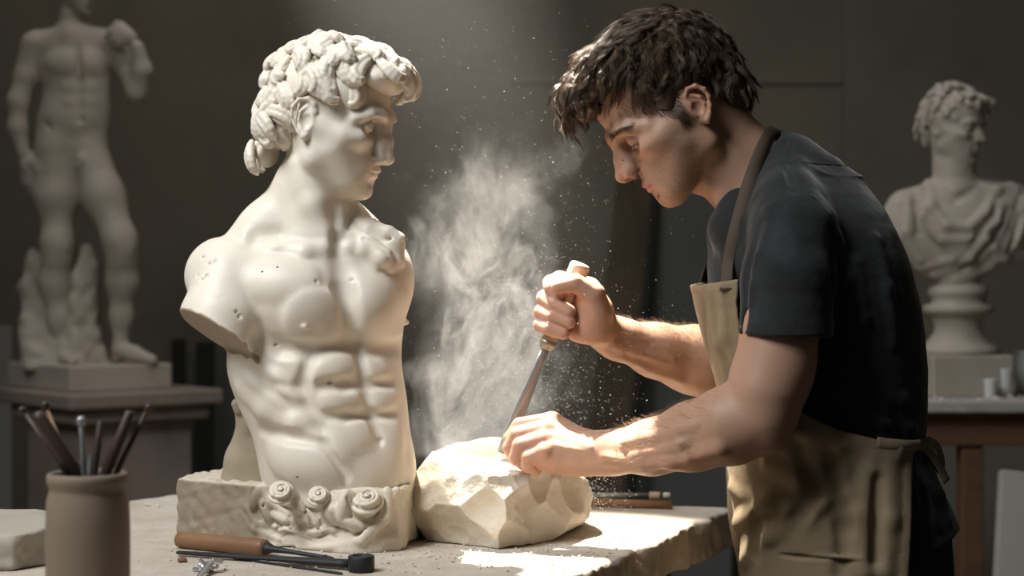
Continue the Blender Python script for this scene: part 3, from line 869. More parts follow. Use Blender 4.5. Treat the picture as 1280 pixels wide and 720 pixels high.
    for x, y in [(690, 522), (684, 533), (678, 547), (679, 562)]:
        S.bulge(x, y, 9, 8, 2.2, 5)
    for pts in [[(860, 575), (800, 578), (755, 572)], [(870, 530), (820, 545), (780, 552)], [(905, 540), (850, 556), (790, 570)]]:
        S.ridge([(x, y, 4, 1.5) for x, y in pts], 8)
    for pts in [[(840, 452), (795, 440), (770, 432)], [(850, 476), (810, 462), (778, 448)]]:
        S.ridge([(x, y, 4, 1.4) for x, y in pts], 8)
    me = S.mesh('body', .0017)
    V = verts_of(me)
    # natural skin colouring: lips, cheeks, beard shadow, fingertips
    iM = np.linalg.inv(MAN_HEAD)
    q = V @ iM[:3, :3].T + iM[:3, 3]
    q[:, 1] = np.abs(q[:, 1])
    def blob(c, r, p=1.0):
        d = (((q - np.array(c)) / np.array(r)) ** 2).sum(1)
        return np.clip(1.25 - d, 0, 1) ** p
    col = np.tile(np.array([.45, .265, .18]), (len(V), 1))
    def mixc(m, c):
        nonlocal col
        m = m[:, None]; col = col * (1 - m) + np.array(c) * m
    head = (np.abs(q).max(1) < 14)
    zz = q[:, 2] + .35 * np.maximum(6 - q[:, 0], 0) * 0
    beard = head * np.clip((1.0 - (q[:, 2] + 1.6 + .55 * (q[:, 0] - 5) * (q[:, 0] > 5)) / 1.5), 0, 1) * np.clip((q[:, 0] - .5) / 1.5, 0, 1) * np.clip((q[:, 2] + 11) / 1.5, 0, 1)
    beard = np.maximum(beard, head * blob((9.6, 0, -3.6), (1.5, 2.2, .7)))
    speck = .75 + .25 * wob(V, 900, 2)
    mixc(np.clip(beard * .50 * speck, 0, .6), (.20, .13, .09))
    mixc(blob((7.5, 4.2, -1.0), (3, 2.5, 1.8)) * .06 * head, (.62, .27, .19))
    mixc(blob((11.6, 0, -1.8), (1.6, 1.6, 1.3)) * .3 * head, (.60, .26, .18))
    zm = (LM['ulz'] + LM['llz']) / 2
    lip = np.clip(1.3 - ((q[:, 2] - zm) / .78) ** 2 - (q[:, 1] / 2.35) ** 2, 0, 1) * (q[:, 0] > 7) * (np.abs(q[:, 2] - zm) < 1.2) * head
    mixc(np.clip(lip * 2, 0, 1) * .6, (.44, .17, .13))
    mixc(blob((-.8, 8, .8), (2, 1.5, 3)) * .3 * head, (.60, .25, .17))
    # eye slit
    mixc(blob((8.7, 3.15, .1), (.9, 1.35, .16)) * head, (.06, .035, .025))
    hand1 = ((V - at(690, 385, 2.17)) ** 2).sum(1) < .06 ** 2
    mixc(hand1 * .25, (.66, .30, .22))
    hand2 = ((V - at(660, 555, 2.13)) ** 2).sum(1) < .05 ** 2
    mixc(hand2 * .25, (.66, .30, .22))
    set_color(me, col)
    o = link('body', me, skin, root)
    return S

def make_hair(root):
    M, sc = MAN_HEAD, MSC
    prims = [((-.9, 0, 5.2), (9.5, 7.9, 8.15)), ((7.6, 0, 9.0), (4.2, 6.2, 2.7)), ((10.0, 0, 8.2), (2.6, 5.0, 2.6)), ((2.5, 0, 9.8), (7.8, 6.8, 3.5)), ((-6.0, 0, .6), (3.9, 6.0, 5.6))]
    H = hair_mass(M, sc, -.22, prims)
    H.frame(M, sc)
    # sideburn and temple
    for s in (-1, 1):
        H.C((2.6, s * 6.3, 3.4, 1.5), (2.3, s * 6.3, 1.6, 1.0), k=.6)
        H.E((-.6, s * 8.5, -.3), (2.3, 1.7, 2.5), .4, op='s')          # room for the ears
        H.E((6.6, s * 7.0, -.5), (3.0, 3.0, 2.6), .6, op='s')          # temples stay bare
        H.E((3.4, s * 7.4, -2.0), (3.0, 3.0, 2.2), .4, op='s')
    H.E((11.2, 0, 2.0), (4.0, 8, 3.9), .8, op='s')
    H.frame()
    H.post.append(lambda P, d: d + f32(.0022) * wob(P, 160, 21) + f32(.0012) * wob(P, 420, 22))
    me = H.mesh('hair', .0022)
    link('hair', me, hair_m, root)
    # wavy locks combed forward
    rs = np.random.RandomState(11)
    R = M[:3, :3] / sc
    keep = lambda q: (q[2] > -.02 - .95 * max(-q[0] - .05, 0)) and not (q[0] > .55 and q[2] < .22) and not (abs(q[1]) > .55 and q[2] < .12 and -.35 < q[0]) and not (q[0] > .55 and abs(q[1]) > .5 and q[2] < .05)
    d, P = scalp_points(H, M, sc, 1500, keep, seed=5, jitter=.8)
    N = grad(H, P)
    crown = R @ np.array([-.8, .1, .6])
    lines = []
    for p, nn, dl in zip(P, N, d):
        if rs.rand() < .04: continue
        fl = -crown + nn * (crown @ nn); fl /= np.linalg.norm(fl) + 1e-6
        down = R @ np.array([.25, 0, -1.0]); down = down - nn * (down @ nn)
        top = max(dl[2], 0)
        fl = fl + down * (1 - top) * .8 * (dl[0] < .5); fl /= np.linalg.norm(fl)
        sd = np.cross(nn, fl)
        L = (.030 + .030 * top + .012 * max(dl[0], 0)) * rs.uniform(.8, 1.2)
        amp = rs.uniform(.12, .30) * rs.choice([-1, 1]); ph = rs.uniform(0, 2 * PI); wl = rs.uniform(4.5, 7.5)
        curl = rs.uniform(-.5, .5) + (.8 * rs.choice([-1, 1]) if dl[0] > .5 else 0)
        rise = rs.uniform(.05, .30) + .25 * (dl[0] > .4)
        m = 11
        base = []
        cur = p.copy(); cur = cur - nn * .001
        for i in range(m):
            t = i / (m - 1)
            base.append(cur.copy())
            a = amp * math.sin(ph + wl * t) * 3.0 + curl * t * t
            dv = fl * math.cos(a) + sd * math.sin(a) + nn * (rise * (1 - 2.6 * t))
            if dl[0] > .45: dv = dv + np.array([0, 0, -1]) * .35 * t
            cur = cur + dv / np.linalg.norm(dv) * L / (m - 1)
        base = np.array(base)
        # keep locks outside the mass
        dist = H.eval(base); g = grad(H, base)
        base = base + g * np.maximum(.0012 - dist, 0)[:, None]
        spread = rs.uniform(.0022, .0040)
        nst = 30
        for j in range(nst):
            u_, v_ = rs.normal(size=2) * spread * .6
            prof = np.sin(PI * np.clip(np.linspace(.12, .97, m), 0, 1)) ** .7
            ln = base + (sd * u_ + nn * abs(v_) * .6)[None] * prof[:, None] * 1.3
            cut_ = m - rs.randint(0, 3)
            ln = ln[:cut_] + rs.normal(size=(cut_, 3)) * .00022
            if rs.rand() < .06:                                # flyaway
                ln = ln + nn * np.linspace(0, .006, cut_)[:, None] * rs.rand() + sd * np.linspace(0, .006, cut_)[:, None] * rs.normal()
            lines.append(ln)
    me = strands_mesh('hair_locks', lines, .00024, .3)
    link('hair_locks', me, hair_m, root)

def make_eyebrows(root, S):
    M, sc = MAN_HEAD, MSC
    rs = np.random.RandomState(3)
    for sg in (-1, 1):
        lines = []; St = []; Dv = []
        for i in range(300):
            t = rs.rand(); z = 2.15 + .55 * math.sin(PI * min(t * .75 + .1, 1)) + rs.normal() * .26 * (1 - .4 * t)
            St.append((13.0 - 2 * t, sg * (1.2 + 4.0 * t), z)); d_ = np.array([-.4 * t, sg * 1.0, .25 - .5 * t]); Dv.append(d_ / np.linalg.norm(d_))
        St = np.array(St) @ M[:3, :3].T + M[:3, 3]; Dv = np.array(Dv) @ (M[:3, :3] / sc).T
        inw = -(M[:3, :3] / sc) @ np.array([1, 0, 0])
        ts = np.linspace(0, .08, 160); D = np.stack([S.eval(St + inw * q) for q in ts], 1)
        P = St + inw * ts[np.argmax(D < 0, 1)][:, None]; N = grad(S, P)
        for p, n, d_ in zip(P, N, Dv):
            d_ = d_ - n * (n @ d_)
            lines.append([p - n * .0003, p + d_ * .003 + n * .0008, p + d_ * .006 + n * .0007, p + d_ * .0085 + n * .0003])
        link('eyebrow', strands_mesh('eyebrow', lines, .00022, .3), hair_m, root)
        # lashes along the lowered lid
        lines = []; St = []
        for i in range(90):
            a = rs.uniform(-30, 60) * PI / 180; St.append((12, sg * (3.15 + 1.36 * math.sin(a)), .12 + rs.normal() * .03 - .12 * (a / 1.0) ** 2))
        Lc = np.array(St); Wd = Lc @ M[:3, :3].T + M[:3, 3]
        D = np.stack([S.eval(Wd + inw * q) for q in ts], 1); P = Wd + inw * ts[np.argmax(D < 0, 1)][:, None]
        fw = (M[:3, :3] / sc) @ np.array([.75, sg * .15, -.65])
        for p in P:
            lines.append([p, p + fw * .003, p + fw * .0055 + np.array([0, 0, .0006])])
        link('eyelashes', strands_mesh('eyelashes', lines, .0002, .3), hair_m, root)

def make_sideburns(root, S):
    M, sc = MAN_HEAD, MSC; rs = np.random.RandomState(23); R = M[:3, :3] / sc
    for sg in (-1, 1):
        St = []; Dv = []
        for i in range(1100):
            z = -1.5 + 7.0 * rs.rand() ** .62; wd = .55 + .42 * max(z, -1.2) * (z > 0) + .2
            x = 2.3 + rs.normal() * .36 * (1 + .8 * max(z, 0)) + .25 * max(z, 0)
            St.append((x, sg * 11, z)); Dv.append((-.25 + rs.normal() * .15, 0, -1))
        St = np.array(St) @ M[:3, :3].T + M[:3, 3]; Dv = np.array(Dv) @ R.T
        inw = R @ np.array([0, -sg, 0]); ts = np.linspace(0, .07, 160)
        D = np.stack([S.eval(St + inw * q) for q in ts], 1); ok = (D < 0).any(1)
        P = (St + inw * ts[np.argmax(D < 0, 1)][:, None])[ok]; Dv = Dv[ok]; N = grad(S, P); lines = []
        for p, n, d_ in zip(P, N, Dv):
            d_ = d_ - n * (n @ d_); d_ /= np.linalg.norm(d_); L = rs.uniform(.007, .012)
            lines.append([p - n * .0003, p + d_ * L * .35 + n * .0014, p + d_ * L * .7 + n * .0016, p + d_ * L + n * .0008])
        link('sideburn', strands_mesh('sideburn', lines, .00028, .3), hair_m, root)

def make_arm_hair(root, S):
    rs = np.random.RandomState(9); lines = []
    def seed(x0, y0, x1, y1, wdt, n, fwd):
        for i in range(n):
            t = rs.rand(); x = x0 + (x1 - x0) * t + rs.normal() * 2; y = y0 + (y1 - y0) * t + rs.normal() * wdt
            yield x, y
    pts = list(seed(770, 556, 900, 505, 9, 120, 1)) + list(seed(775, 410, 880, 425, 9, 90, 1)) + list(seed(770, 575, 900, 560, 12, 50, 1))
    dirv = np.array([-1.0, 0, .15])
    us = np.array([S.w((x, y, -200)) for x, y in pts])
    cam0 = np.array([0, 0, CZ])
    V = us - cam0; V /= np.linalg.norm(V, axis=1)[:, None]
    ts = np.linspace(0, .5, 220)
    D = np.stack([S.eval(us + V * t) for t in ts], 1)
    hit = (D < 0).any(1); idx = np.argmax(D < 0, 1)
    P = (us + V * ts[idx][:, None])[hit]; N = grad(S, P)
    # more along the upper rim of the forearms
    for A, Bq, r in [((868, 545, -118, 42), (765, 566, -52, 26), 0), ((872, 450, 112, 42), (775, 424, 50, 25), 0)]:
        n = 520
        t = rs.rand(n)[:, None]; A3 = S.w(A); B3 = S.w(Bq)
        c = A3 + (B3 - A3) * t
        ang = rs.uniform(-1.9, 1.3, n)
        rad = np.stack([np.zeros(n), np.sin(ang), np.cos(ang)], 1)
        tt = np.linspace(.015, .07, 90)
        DD = np.stack([S.eval(c + rad * q) for q in tt], 1)
        k = np.argmax(DD > 0, 1)
        Pq = c + rad * tt[k][:, None]
        P = np.concatenate([P, Pq]); N = np.concatenate([N, grad(S, Pq)])
    for p, n in zip(P, N):
        L = rs.uniform(.004, .010); a = n * .55 + dirv * rs.uniform(.4, 1) + rs.normal(size=3) * .35
        a /= np.linalg.norm(a); b = a + dirv * .7 + np.array([0, 0, -.3]); b /= np.linalg.norm(b)
        lines.append([p, p + a * L * .4, p + a * L * .6 + b * L * .25, p + a * L * .65 + b * L * .5])
    link('arm_hair', strands_mesh('arm_hair', lines, .00016, .3), fuzz_m, root)

SHIRT_ROWS = [(225, 955, 1072, -62, 70), (250, 915, 1092, -100, 100), (285, 890, 1112, -128, 128), (330, 884, 1131, -140, 140), (390, 890, 1146, -142, 142), (450, 902, 1152, -140, 140),
              (520, 914, 1152, -136, 136), (555, 918, 1147, -134, 134), (590, 926, 1162, -134, 134), (650, 934, 1192, -138, 138), (700, 936, 1212, -140, 140)]
APRON_ROWS = [(330, 862, 1139, -146, 146), (360, 866, 1145, -150, 150), (410, 876, 1154, -151, 151), (470, 893, 1161, -149, 149), (520, 904, 1160, -145, 145), (555, 910, 1154, -142, 142),
              (590, 910, 1170, -147, 147), (620, 914, 1186, -151, 151), (650, 913, 1202, -155, 155), (720, 926, 1222, -160, 160), (820, 932, 1232, -165, 165), (1000, 938, 1240, -165, 165)]

def make_clothes(root, BODY):
    S = Sculpt(MD); E, C = S.E, S.C
    S.loft(SHIRT_ROWS, 4, sm=8)
    C((968, 205, 10, 34), (1015, 238, 0, 52), k=26)
    C((985, 215, 0, 42), (985, 262, -100, 42), (990, 286, -124, 46), k=22)
    C((985, 215, 0, 42), (985, 262, 100, 42), (990, 286, 124, 46), k=22)
    C((925, 255, -40, 26), (915, 285, -50, 30), k=20); C((925, 255, 40, 26), (915, 285, 50, 30), k=20)
    # neck opening, with a thin collar band
    N_ = Sculpt(MD)
    N_.C((865, 158, 0, 50), (905, 205, 0, 51), (928, 242, 0, 55), k=10)
    N_.C((935, 175, 0, 38), (960, 200, 0, 34), k=10)
    S.fnprim(lambda P: np.abs(N_.eval(P) - f32(.004)) - f32(.0035) + np.maximum(BASE.eval(P) - f32(.004), 0) * 3, at(850, 290, 2.0), at(1010, 140, 2.3), .003) if False else None
    S.fnprim(lambda P: N_.eval(P), at(800, 320, 2.0), at(1030, 100, 2.35), .004, 's')
    # lower hem
    S.cut((1160, 661, 0), (.32, 0, -.95), 2)
    # sleeves
    for sg in (-1, 1):
        A = Sculpt(MD)
        if sg < 0:
            A.C((990, 290, -128, 53), (984, 350, -146, 57), (981, 440, -160, 60), k=10)
            A.cut((981, 419, -150), (-.02, 0, -1), 2)
            A.C((978, 390, -152, 46), (978, 460, -160, 55), k=2, op='s')
            lo, hi = at(890, 450, 1.85), at(1060, 200, 2.15)
        else:
            A.C((988, 290, 128, 53), (960, 350, 148, 55), (925, 420, 156, 55), k=10)
            A.cut((932, 405, 150), (-.35, 0, -.94), 2)
            A.C((945, 380, 150, 46), (915, 440, 158, 50), k=2, op='s')
            lo, hi = at(850, 460, 2.15), at(1060, 200, 2.45)
        S.fnprim(lambda P, A=A: A.eval(P), np.minimum(lo, hi) - .02, np.maximum(lo, hi) + .02, .012)
    # creases
    for pts in [[(1046, 300, 8, 4), (1056, 350, 8, 5), (1054, 410, 7, 4)], [(1070, 330, 7, 2), (1078, 400, 8, 3), (1070, 470, 7, 2)],
                [(960, 262, 6, 2), (945, 320, 6, 3), (938, 380, 6, 2)], [(1000, 300, 7, 2), (985, 350, 7, 3), (975, 405, 6, 2)],
                [(1060, 520, 6, 3), (1100, 530, 6, 3), (1140, 535, 5, 2)], [(1010, 470, 7, 2), (1060, 490, 8, 3), (1130, 500, 7, 2)],
                [(1095, 300, 7, 2), (1110, 360, 7, 2), (1118, 430, 6, 2)], [(1130, 580, 7, 3), (1150, 620, 8, 4), (1165, 655, 7, 3)], [(1155, 570, 6, 3), (1175, 620, 7, 3), (1185, 650, 6, 2)]]:
        S.ridge(pts, 10)
    for pts in [[(1038, 290, 6, 3), (1042, 350, 6, 4), (1046, 415, 6, 4)], [(985, 180, 5, 1), (984, 205, 5, 2), (992, 238, 5, 2)], [(950, 280, 6, 2), (932, 350, 6, 3), (930, 410, 5, 2)],
                [(1085, 520, 6, 3), (1095, 545, 6, 3)], [(1120, 520, 6, 3), (1128, 545, 6, 3)], [(1050, 500, 6, 2), (1056, 530, 6, 3)], [(1140, 580, 6, 3), (1158, 640, 6, 3)]]:
        S.groove(pts, 8)
    # seams: shoulder, sleeve hem
    S.ridge([(986, 178, 2, 1.2), (982, 200, 2, 1.2), (986, 236, 2, 1.2)], 2)
    S.groove([(924, 408, 1.5, 1.2), (960, 412, 1.5, 1.2), (1000, 413, 1.5, 1.2), (1036, 412, 1.5, 1.2)], 1)
    S.ridge([(990, 237, 2, 1.2), (1016, 246, 2, 1.2), (1036, 268, 2, 1.2), (1046, 310, 2, 1.2)], 2)
    S.post.append(lambda P, d: d + f32(.0016) * wob(P * np.array([1, 1, .35], dtype=f32), 42, 31) + f32(.0004) * wob(P, 150, 32))
    link('t_shirt', S.mesh('t_shirt', .0023), shirt_m, root)
    # collar band
    q = []
    for px, py, off in [(982, 163, 1), (966, 186, 1), (950, 214, 1), (934, 240, 1), (922, 262, 1), (910, 272, 1)]:
        p, n = S.hit(px, py); q.append((p, n))
    # apron ------------------------------------------------------------
    A = Sculpt(MD)
    A.loft(APRON_ROWS, 4, sm=6, pw=2.5)
    for pts in [[(915, 610, 9, 5), (960, 628, 10, 7), (1020, 632, 9, 5), (1060, 615, 7, 2)], [(918, 655, 8, 4), (950, 640, 9, 4), (985, 640, 7, 2)], [(960, 580, 8, 4), (1000, 600, 9, 5), (1050, 590, 8, 2)],
                [(930, 700, 9, 5), (960, 670, 9, 5), (1010, 650, 7, 2)], [(1090, 575, 8, 2), (1075, 640, 10, 5), (1080, 715, 9, 5)], [(1110, 580, 7, 2), (1112, 650, 7, 3), (1105, 715, 7, 3)],
                [(890, 370, 6, 3), (900, 430, 7, 4), (915, 500, 6, 2)], [(905, 360, 4, 2), (908, 420, 5, 3), (925, 470, 5, 2)], [(1000, 540, 6, 2), (1050, 555, 6, 3), (1120, 566, 5, 2)]]:
        A.ridge(pts, 12)
    for pts in [[(1000, 560, 7, 2), (1020, 610, 7, 4), (990, 660, 7, 2)], [(940, 690, 8, 4), (945, 650, 8, 3)], [(1096, 600, 6, 3), (1094, 700, 6, 3)], [(880, 380, 6, 2), (888, 450, 6, 3)], [(1040, 580, 7, 3), (1055, 660, 7, 4), (1050, 718, 6, 3)]]:
        A.groove(pts, 12)
    A.ridge([(975, 690, 2.5, 1.6), (1020, 694, 2.5, 1.6), (1076, 698, 2.5, 1.6)], 1)
    A.groove([(975, 694, 1.5, 1.2), (1020, 698, 1.5, 1.2), (1076, 702, 1.5, 1.2)], 1)
    A.groove([(1124, 566, 1.5, 1.2), (1121, 620, 1.5, 1.2), (1114, 700, 1.5, 1.2)], 1)
    A.post.append(lambda P, d: d + f32(.0020) * wob(P * np.array([1, 1, .5], dtype=f32), 34, 41) + f32(.0004) * wob(P, 120, 42))
    dn = 2.03
    reg = [(840, 362), (868, 356), (912, 349), (922, 380), (930, 440), (955, 490), (990, 510), (1040, 534), (1100, 549), (1154, 556), (1140, 566), (1136, 600), (1126, 720), (1118, 960), (840, 960)]
    def WX(px, py):
        d = MD - .03 if px < 915 and py < 380 else dn
        return ((px - 640) * d / F, CZ - (py - 360) * d / F)
    pf = poly2([WX(*q_) for q_ in reg])
    edge = poly2([WX(*q_) for q_ in reg])
    Sh = Sculpt(MD); th = .0021
    def ap(P):
        d = A.eval(P); e = pf(P)
        hem = f32(.0007) * (np.abs(e + .006) < .0045)
        d = np.abs(d + th) - th - hem
        h = np.maximum(.002 - np.abs(d - e), 0) / .002
        return np.maximum(d, e) + h * h * .0005
    lo = at(850, 980, 2.15 - .19); hi = at(1245, 335, 2.15 + .19)
    Sh.fnprim(ap, np.array([(850 - 640) * 1.95 / F, MD - .18, CZ - 620 * MD / F]), np.array([(1245 - 640) * MD / F, MD + .18, CZ + .03]), 0)
    link('apron', Sh.mesh('apron', .0021, slack=2.2), apron_m, root)
    # pocket stitching
    # neck strap lying on shirt and neck
    U_ = Sculpt(MD); U_.fnprim(lambda P: np.minimum(S.eval(P), BODY.eval(P)), np.array([-1, 1, 0]), np.array([2, 3, 2.]), 0)
    P_, N2 = [], []
    for px, py in [(908, 362), (911, 330), (917, 300), (925, 268), (934, 236), (944, 205), (954, 180), (962, 166)]:
        p, n = U_.hit(px, py)
        if py > 350: p, n = A.hit(px, py)
        n = n + np.array([0, -.5, 0]); n /= np.linalg.norm(n)
        P_.append(p + n * .003); N2.append(n)
    P_ += [at(974, 161, MD + .01), at(972, 168, MD + .05)]; N2 += [np.array([.4, -.2, .9]), np.array([.2, .6, .8])]
    for i, (px, py, dz) in enumerate([(945, 205, 70), (920, 260, 100), (890, 320, 110), (878, 355, 100)]):
        P_.append(at(px, py, MD + dz * MD / F)); N2.append(np.array([-.6, .6, .3]))
    ribbon('neck_strap', P_, N2, .0165, .0022, strap_m, root)
    # waist tie and its bow
    P_, N2 = [], []
    for px, py in [(1096, 553), (1118, 556), (1136, 557), (1150, 556)]:
        p, n = A.hit(px, py)
        n = np.array([.5, -.85, 0.1]) if px > 1140 else n
        P_.append(p + n * .002); N2.append(n)
    ribbon('waist_tie', P_, N2, .013, .002, apron_m, root)
    kx = at(1153, 556, 2.07)
    def rb(pts, w_=.011, nm='tie_end'):
        P_ = [at(x, y, 2.07 + z) for x, y, z in pts]
        ribbon(nm, P_, [np.array([.45, -.85, .25])] * len(P_), w_, .0016, apron_m, root)
    rb([(1150, 556, .0), (1160, 549, .0), (1172, 556, .005), (1178, 575, .01), (1176, 592, .01), (1168, 578, .012), (1158, 562, .01)], .010, 'bow_loop')
    rb([(1152, 558, -.004), (1164, 566, -.004), (1174, 582, .0), (1184, 602, .004)], .012)
    Kn = Sculpt(2.07); Kn.E((1153, 556, -6), (8, 7, 7), 2); Kn.C((1148, 550, -8, 3), (1156, 563, -10, 3), k=2)
    link('tie_knot', Kn.mesh('tie_knot', .0012), apron_m, root)
    # trousers and boots
    Tr = Sculpt(MD)
    Tr.loft([(600, 935, 1160, -118, 118), (660, 950, 1182, -120, 120), (740, 956, 1186, -122, 122)], 10)
    for z in (-78, 74):
        Tr.C((1078, 720, z, 76), (1070, 900, z * 1.2, 72), (1075, 1080, z * 1.3, 60), (1090, 1300, z * 1.4, 52), (1090, 1500, z * 1.4, 50), k=30)
    Tr.cut((1090, 1515, 0), (0, 0, -1), 1)
    Tr.post.append(lambda P, d: d + f32(.0022) * wob(P, 60, 51))
    link('trousers', Tr.mesh('trousers', .005), jean_m, root)
    for z in (-109, 104):
        Bt = Sculpt(MD)
        Bt.C((1090, 1470, z, 46), (1092, 1525, z, 44), k=10); Bt.C((1095, 1528, z, 42), (1030, 1532, z, 42), (975, 1540, z, 34), k=14)
        fl = TABLE_Z
        Bt.cut((0, 0, .004), (0, 0, -1), .004, world=True)
        link('boot', Bt.mesh('boot', .005), strap_m, root)

if True:
    man = empty('person', (at(1030, 360, 2.15)[0], 2.15, 0), 'person with wavy brown hair, dark t-shirt and canvas apron, bent over a stone block', 'person')
    BODY = make_body(man)
    if True:
        make_hair(man); make_eyebrows(man, BODY); make_sideburns(man, BODY); make_arm_hair(man, BODY); make_clothes(man, BODY)
# ------------------------------------------------------------------ the room
if True:
    wall_m = mat('olive_plaster', (.175, .162, .13), .9, .2, bump=[(3, .02, .3), (60, .002, .3)], mottle=[((.13, .122, .102), 1.3, .4, .65, .8), ((.21, .19, .15), 2.5, .5, .7, .5)])
    floor_m = mat('dusty_concrete', (.16, .145, .125), .9, .2, bump=[(20, .004, .4)], mottle=[((.22, .20, .17), 3, .4, .7, .7)])
    def struct(name, o): tag(o, kind='structure'); return o
    struct('floor', bm_obj('floor', box_bm(-2.8, 2.8, -1, 5.3, -.1, 0), floor_m))
    struct('wall_back', bm_obj('wall_back', box_bm(-2.8, 2.8, 5.2, 5.35, 0, 4.4), wall_m))
    struct('wall_left', bm_obj('wall_left', box_bm(-2.95, -2.8, -1, 5.35, 0, 4.4), wall_m))
    struct('wall_right', bm_obj('wall_right', box_bm(2.8, 2.95, -1, 5.35, 0, 4.4), wall_m))
    # shallow pilaster and rail of the back wall
    struct('trim_1', bm_obj('trim_1', box_bm(1.02, 2.8, 5.16, 5.2, 0, 4.4), wall_m, bevel=.006))
    struct('trim_2', bm_obj('trim_2', box_bm(.0, 1.02, 5.193, 5.2, 1.86, 1.88), wall_m, bevel=.004))

    def board(name, label, cat, p0, p1, w_, th, m, group=None):
        """a board leaning against the wall: p0 foot, p1 head (centre line)"""
        p0 = Vector(p0); p1 = Vector(p1); ax = (p1 - p0); L = ax.length; ax.normalize()
        sx = Vector((1, 0, 0)) - ax * ax.x; sx.normalize(); ny = ax.cross(sx)
        bm = bmesh.new(); bmesh.ops.create_cube(bm, size=1)
        for v in bm.verts: v.co = p0 + ax * (v.co.z + .5) * L + sx * v.co.x * w_ + ny * v.co.y * th
        o = bm_obj(name, bm, m, bevel=.003)
        return tag(o, label, cat, group)
    plank_m = mat('old_plank', (.085, .062, .042), .85, .2, bump=[(14, .003, .5, (1, 1, .06))], mottle=[((.05, .038, .028), 8, .4, .65, .7, (3, 3, .2))])
    dark_m = mat('dark_bar', (.02, .02, .02), .8, .2, bump=[(30, .002, .3)])
    grey_m = mat('slate_panel', (.10, .105, .10), .85, .25, bump=[(8, .002, .3)], mottle=[((.075, .078, .078), 2.5, .4, .65, .6)])
    def W(px, y, z): return ((px - 640) * y / F, y, z)
    board('leaning_plank', 'wide brown wooden plank leaning on the back wall behind the chisel hand', 'plank', W(722, 4.7, .02), W(797, 5.1, 1.56), .125, .03, plank_m)
    board('leaning_bar', 'narrow black bar leaning beside the wide brown plank', 'bar', W(756, 4.58, .02), W(820, 5.08, 1.55), .022, .022, dark_m)
    board('slate_panel', 'tall slate grey panel leaning against the wall between the brown plank and the person', 'panel', W(842, 4.85, .02), W(872, 5.13, 1.62), .30, .02, grey_m)
    board('dark_slat', 'left of two black slats standing behind the pedestal', 'slat', W(231, 4.75, .02), W(223, 4.95, 1.08), .042, .02, dark_m)
    board('dark_slat', 'right of two black slats, next to the bust on the workbench', 'slat', W(252, 4.7, .02), W(257, 4.95, 1.07), .055, .02, dark_m)
    board('grey_board', 'broad grey board propped up behind the two black slats', 'board', W(262, 4.98, .02), W(262, 5.12, 1.04), .22, .02, grey_m)
    board('grey_block_panel', 'pale grey panel at the far left edge behind the pedestal', 'panel', W(-8, 4.6, .02), W(-8, 4.75, 1.12), .11, .03, mat('pale_panel', (.22, .22, .21), .8, .2, bump=[(8, .002, .3)]))

    # ---------------- pedestal on the left
    ped_m = mat('pedestal_paint', (.27, .215, .18), .8, .25, bump=[(50, .0015, .4)], mottle=[((.14, .12, .105), 5, .4, .7, .6)])
    th = math.radians(40); rd = np.array([math.cos(th), math.sin(th)]); ld = np.array([-math.sin(th), math.cos(th)])
    def rbox(c, a, b, z0, z1, g=0, bm=None):
        """box with near corner c, sides a along rd and b along ld, grown by g"""
        bm = bm or bmesh.new(); c = np.array(c) - (rd + ld) * g; a += 2 * g; b += 2 * g
        q = [c, c + rd * a, c + rd * a + ld * b, c + ld * b]
        lo = [bm.verts.new((*p, z0)) for p in q]; hi = [bm.verts.new((*p, z1)) for p in q]
        bm.faces.new(lo[::-1]); bm.faces.new(hi)
        for i in range(4): bm.faces.new((lo[i], lo[(i + 1) % 4], hi[(i + 1) % 4], hi[i]))
        return bm
    c0 = np.array([(87 - 640) * 3.75 / F, 3.75])
    pr = empty('pedestal', (c0[0], c0[1] + .25, 0), 'grey-brown moulded pedestal under the nude marble statue', 'pedestal')
    bm_obj('cornice', rbox(c0, .393, .40, .955, .99), ped_m, pr, bevel=.006)
    bm_obj('moulding', rbox(c0, .393, .40, .918, .955, -.022), ped_m, pr, bevel=.012, seg=3)
    bm_obj('shaft', rbox(c0, .393, .40, .12, .918, -.055), ped_m, pr, bevel=.004)
    bm_obj('foot_block', rbox(c0, .393, .40, 0, .12, -.01), ped_m, pr, bevel=.008)

    # ---------------- table on the right
    wood_m = mat('bench_wood', (.13, .065, .032), .7, .3, bump=[(12, .002, .4, (1, 1, 8))], mottle=[((.08, .042, .022), 6, .4, .65, .7, (1, 6, 6))])
    tr = empty('side_table', (1.25, 3.75, 0), 'brown wooden table with a pale dusty top under the draped bust', 'table')
    dust_top = mat('dusty_top', (.36, .34, .31), .85, .25, bump=[(40, .002, .4)], mottle=[((.55, .53, .50), 30, .5, .7, .8), ((.2, .17, .14), 9, .5, .75, .6)])
    bm_obj('tabletop', box_bm(.80, 1.75, 3.42, 4.1, .975, 1.0), dust_top, tr, bevel=.005)
    bm_obj('apron_rail', box_bm(.84, 1.71, 3.46, 4.06, .905, .975), wood_m, tr, bevel=.003)
    for x in (.875, 1.62):
        for y in (3.47, 3.98):
            bm_obj('leg', box_bm(x + (.055 if x < 1 else 0), x + (.10 if x < 1 else .045), y, y + .05, 0, .905), wood_m, tr, bevel=.003)
    st = bm_obj('storage_box', box_bm(.86, 1.06, 4.2, 4.5, 0, .84), grey_m, bevel=.005)
    tag(st, 'dull grey box standing on the floor behind the brown table', 'box')
    board('leaning_slab', 'pale stone slab leaning at the lower right corner', 'slab', ((1262 - 640) * 3.2 / F - .02, 3.15, .0), ((1318 - 640) * 3.2 / F, 3.35, .86), .12, .03, mat('pale_slab', (.36, .33, .29), .8, .25, bump=[(30, .002, .4)]))

    # white plaster pots on the table
    pw = mat('white_plaster', (.62, .62, .60), .7, .3, bump=[(60, .001, .3)])
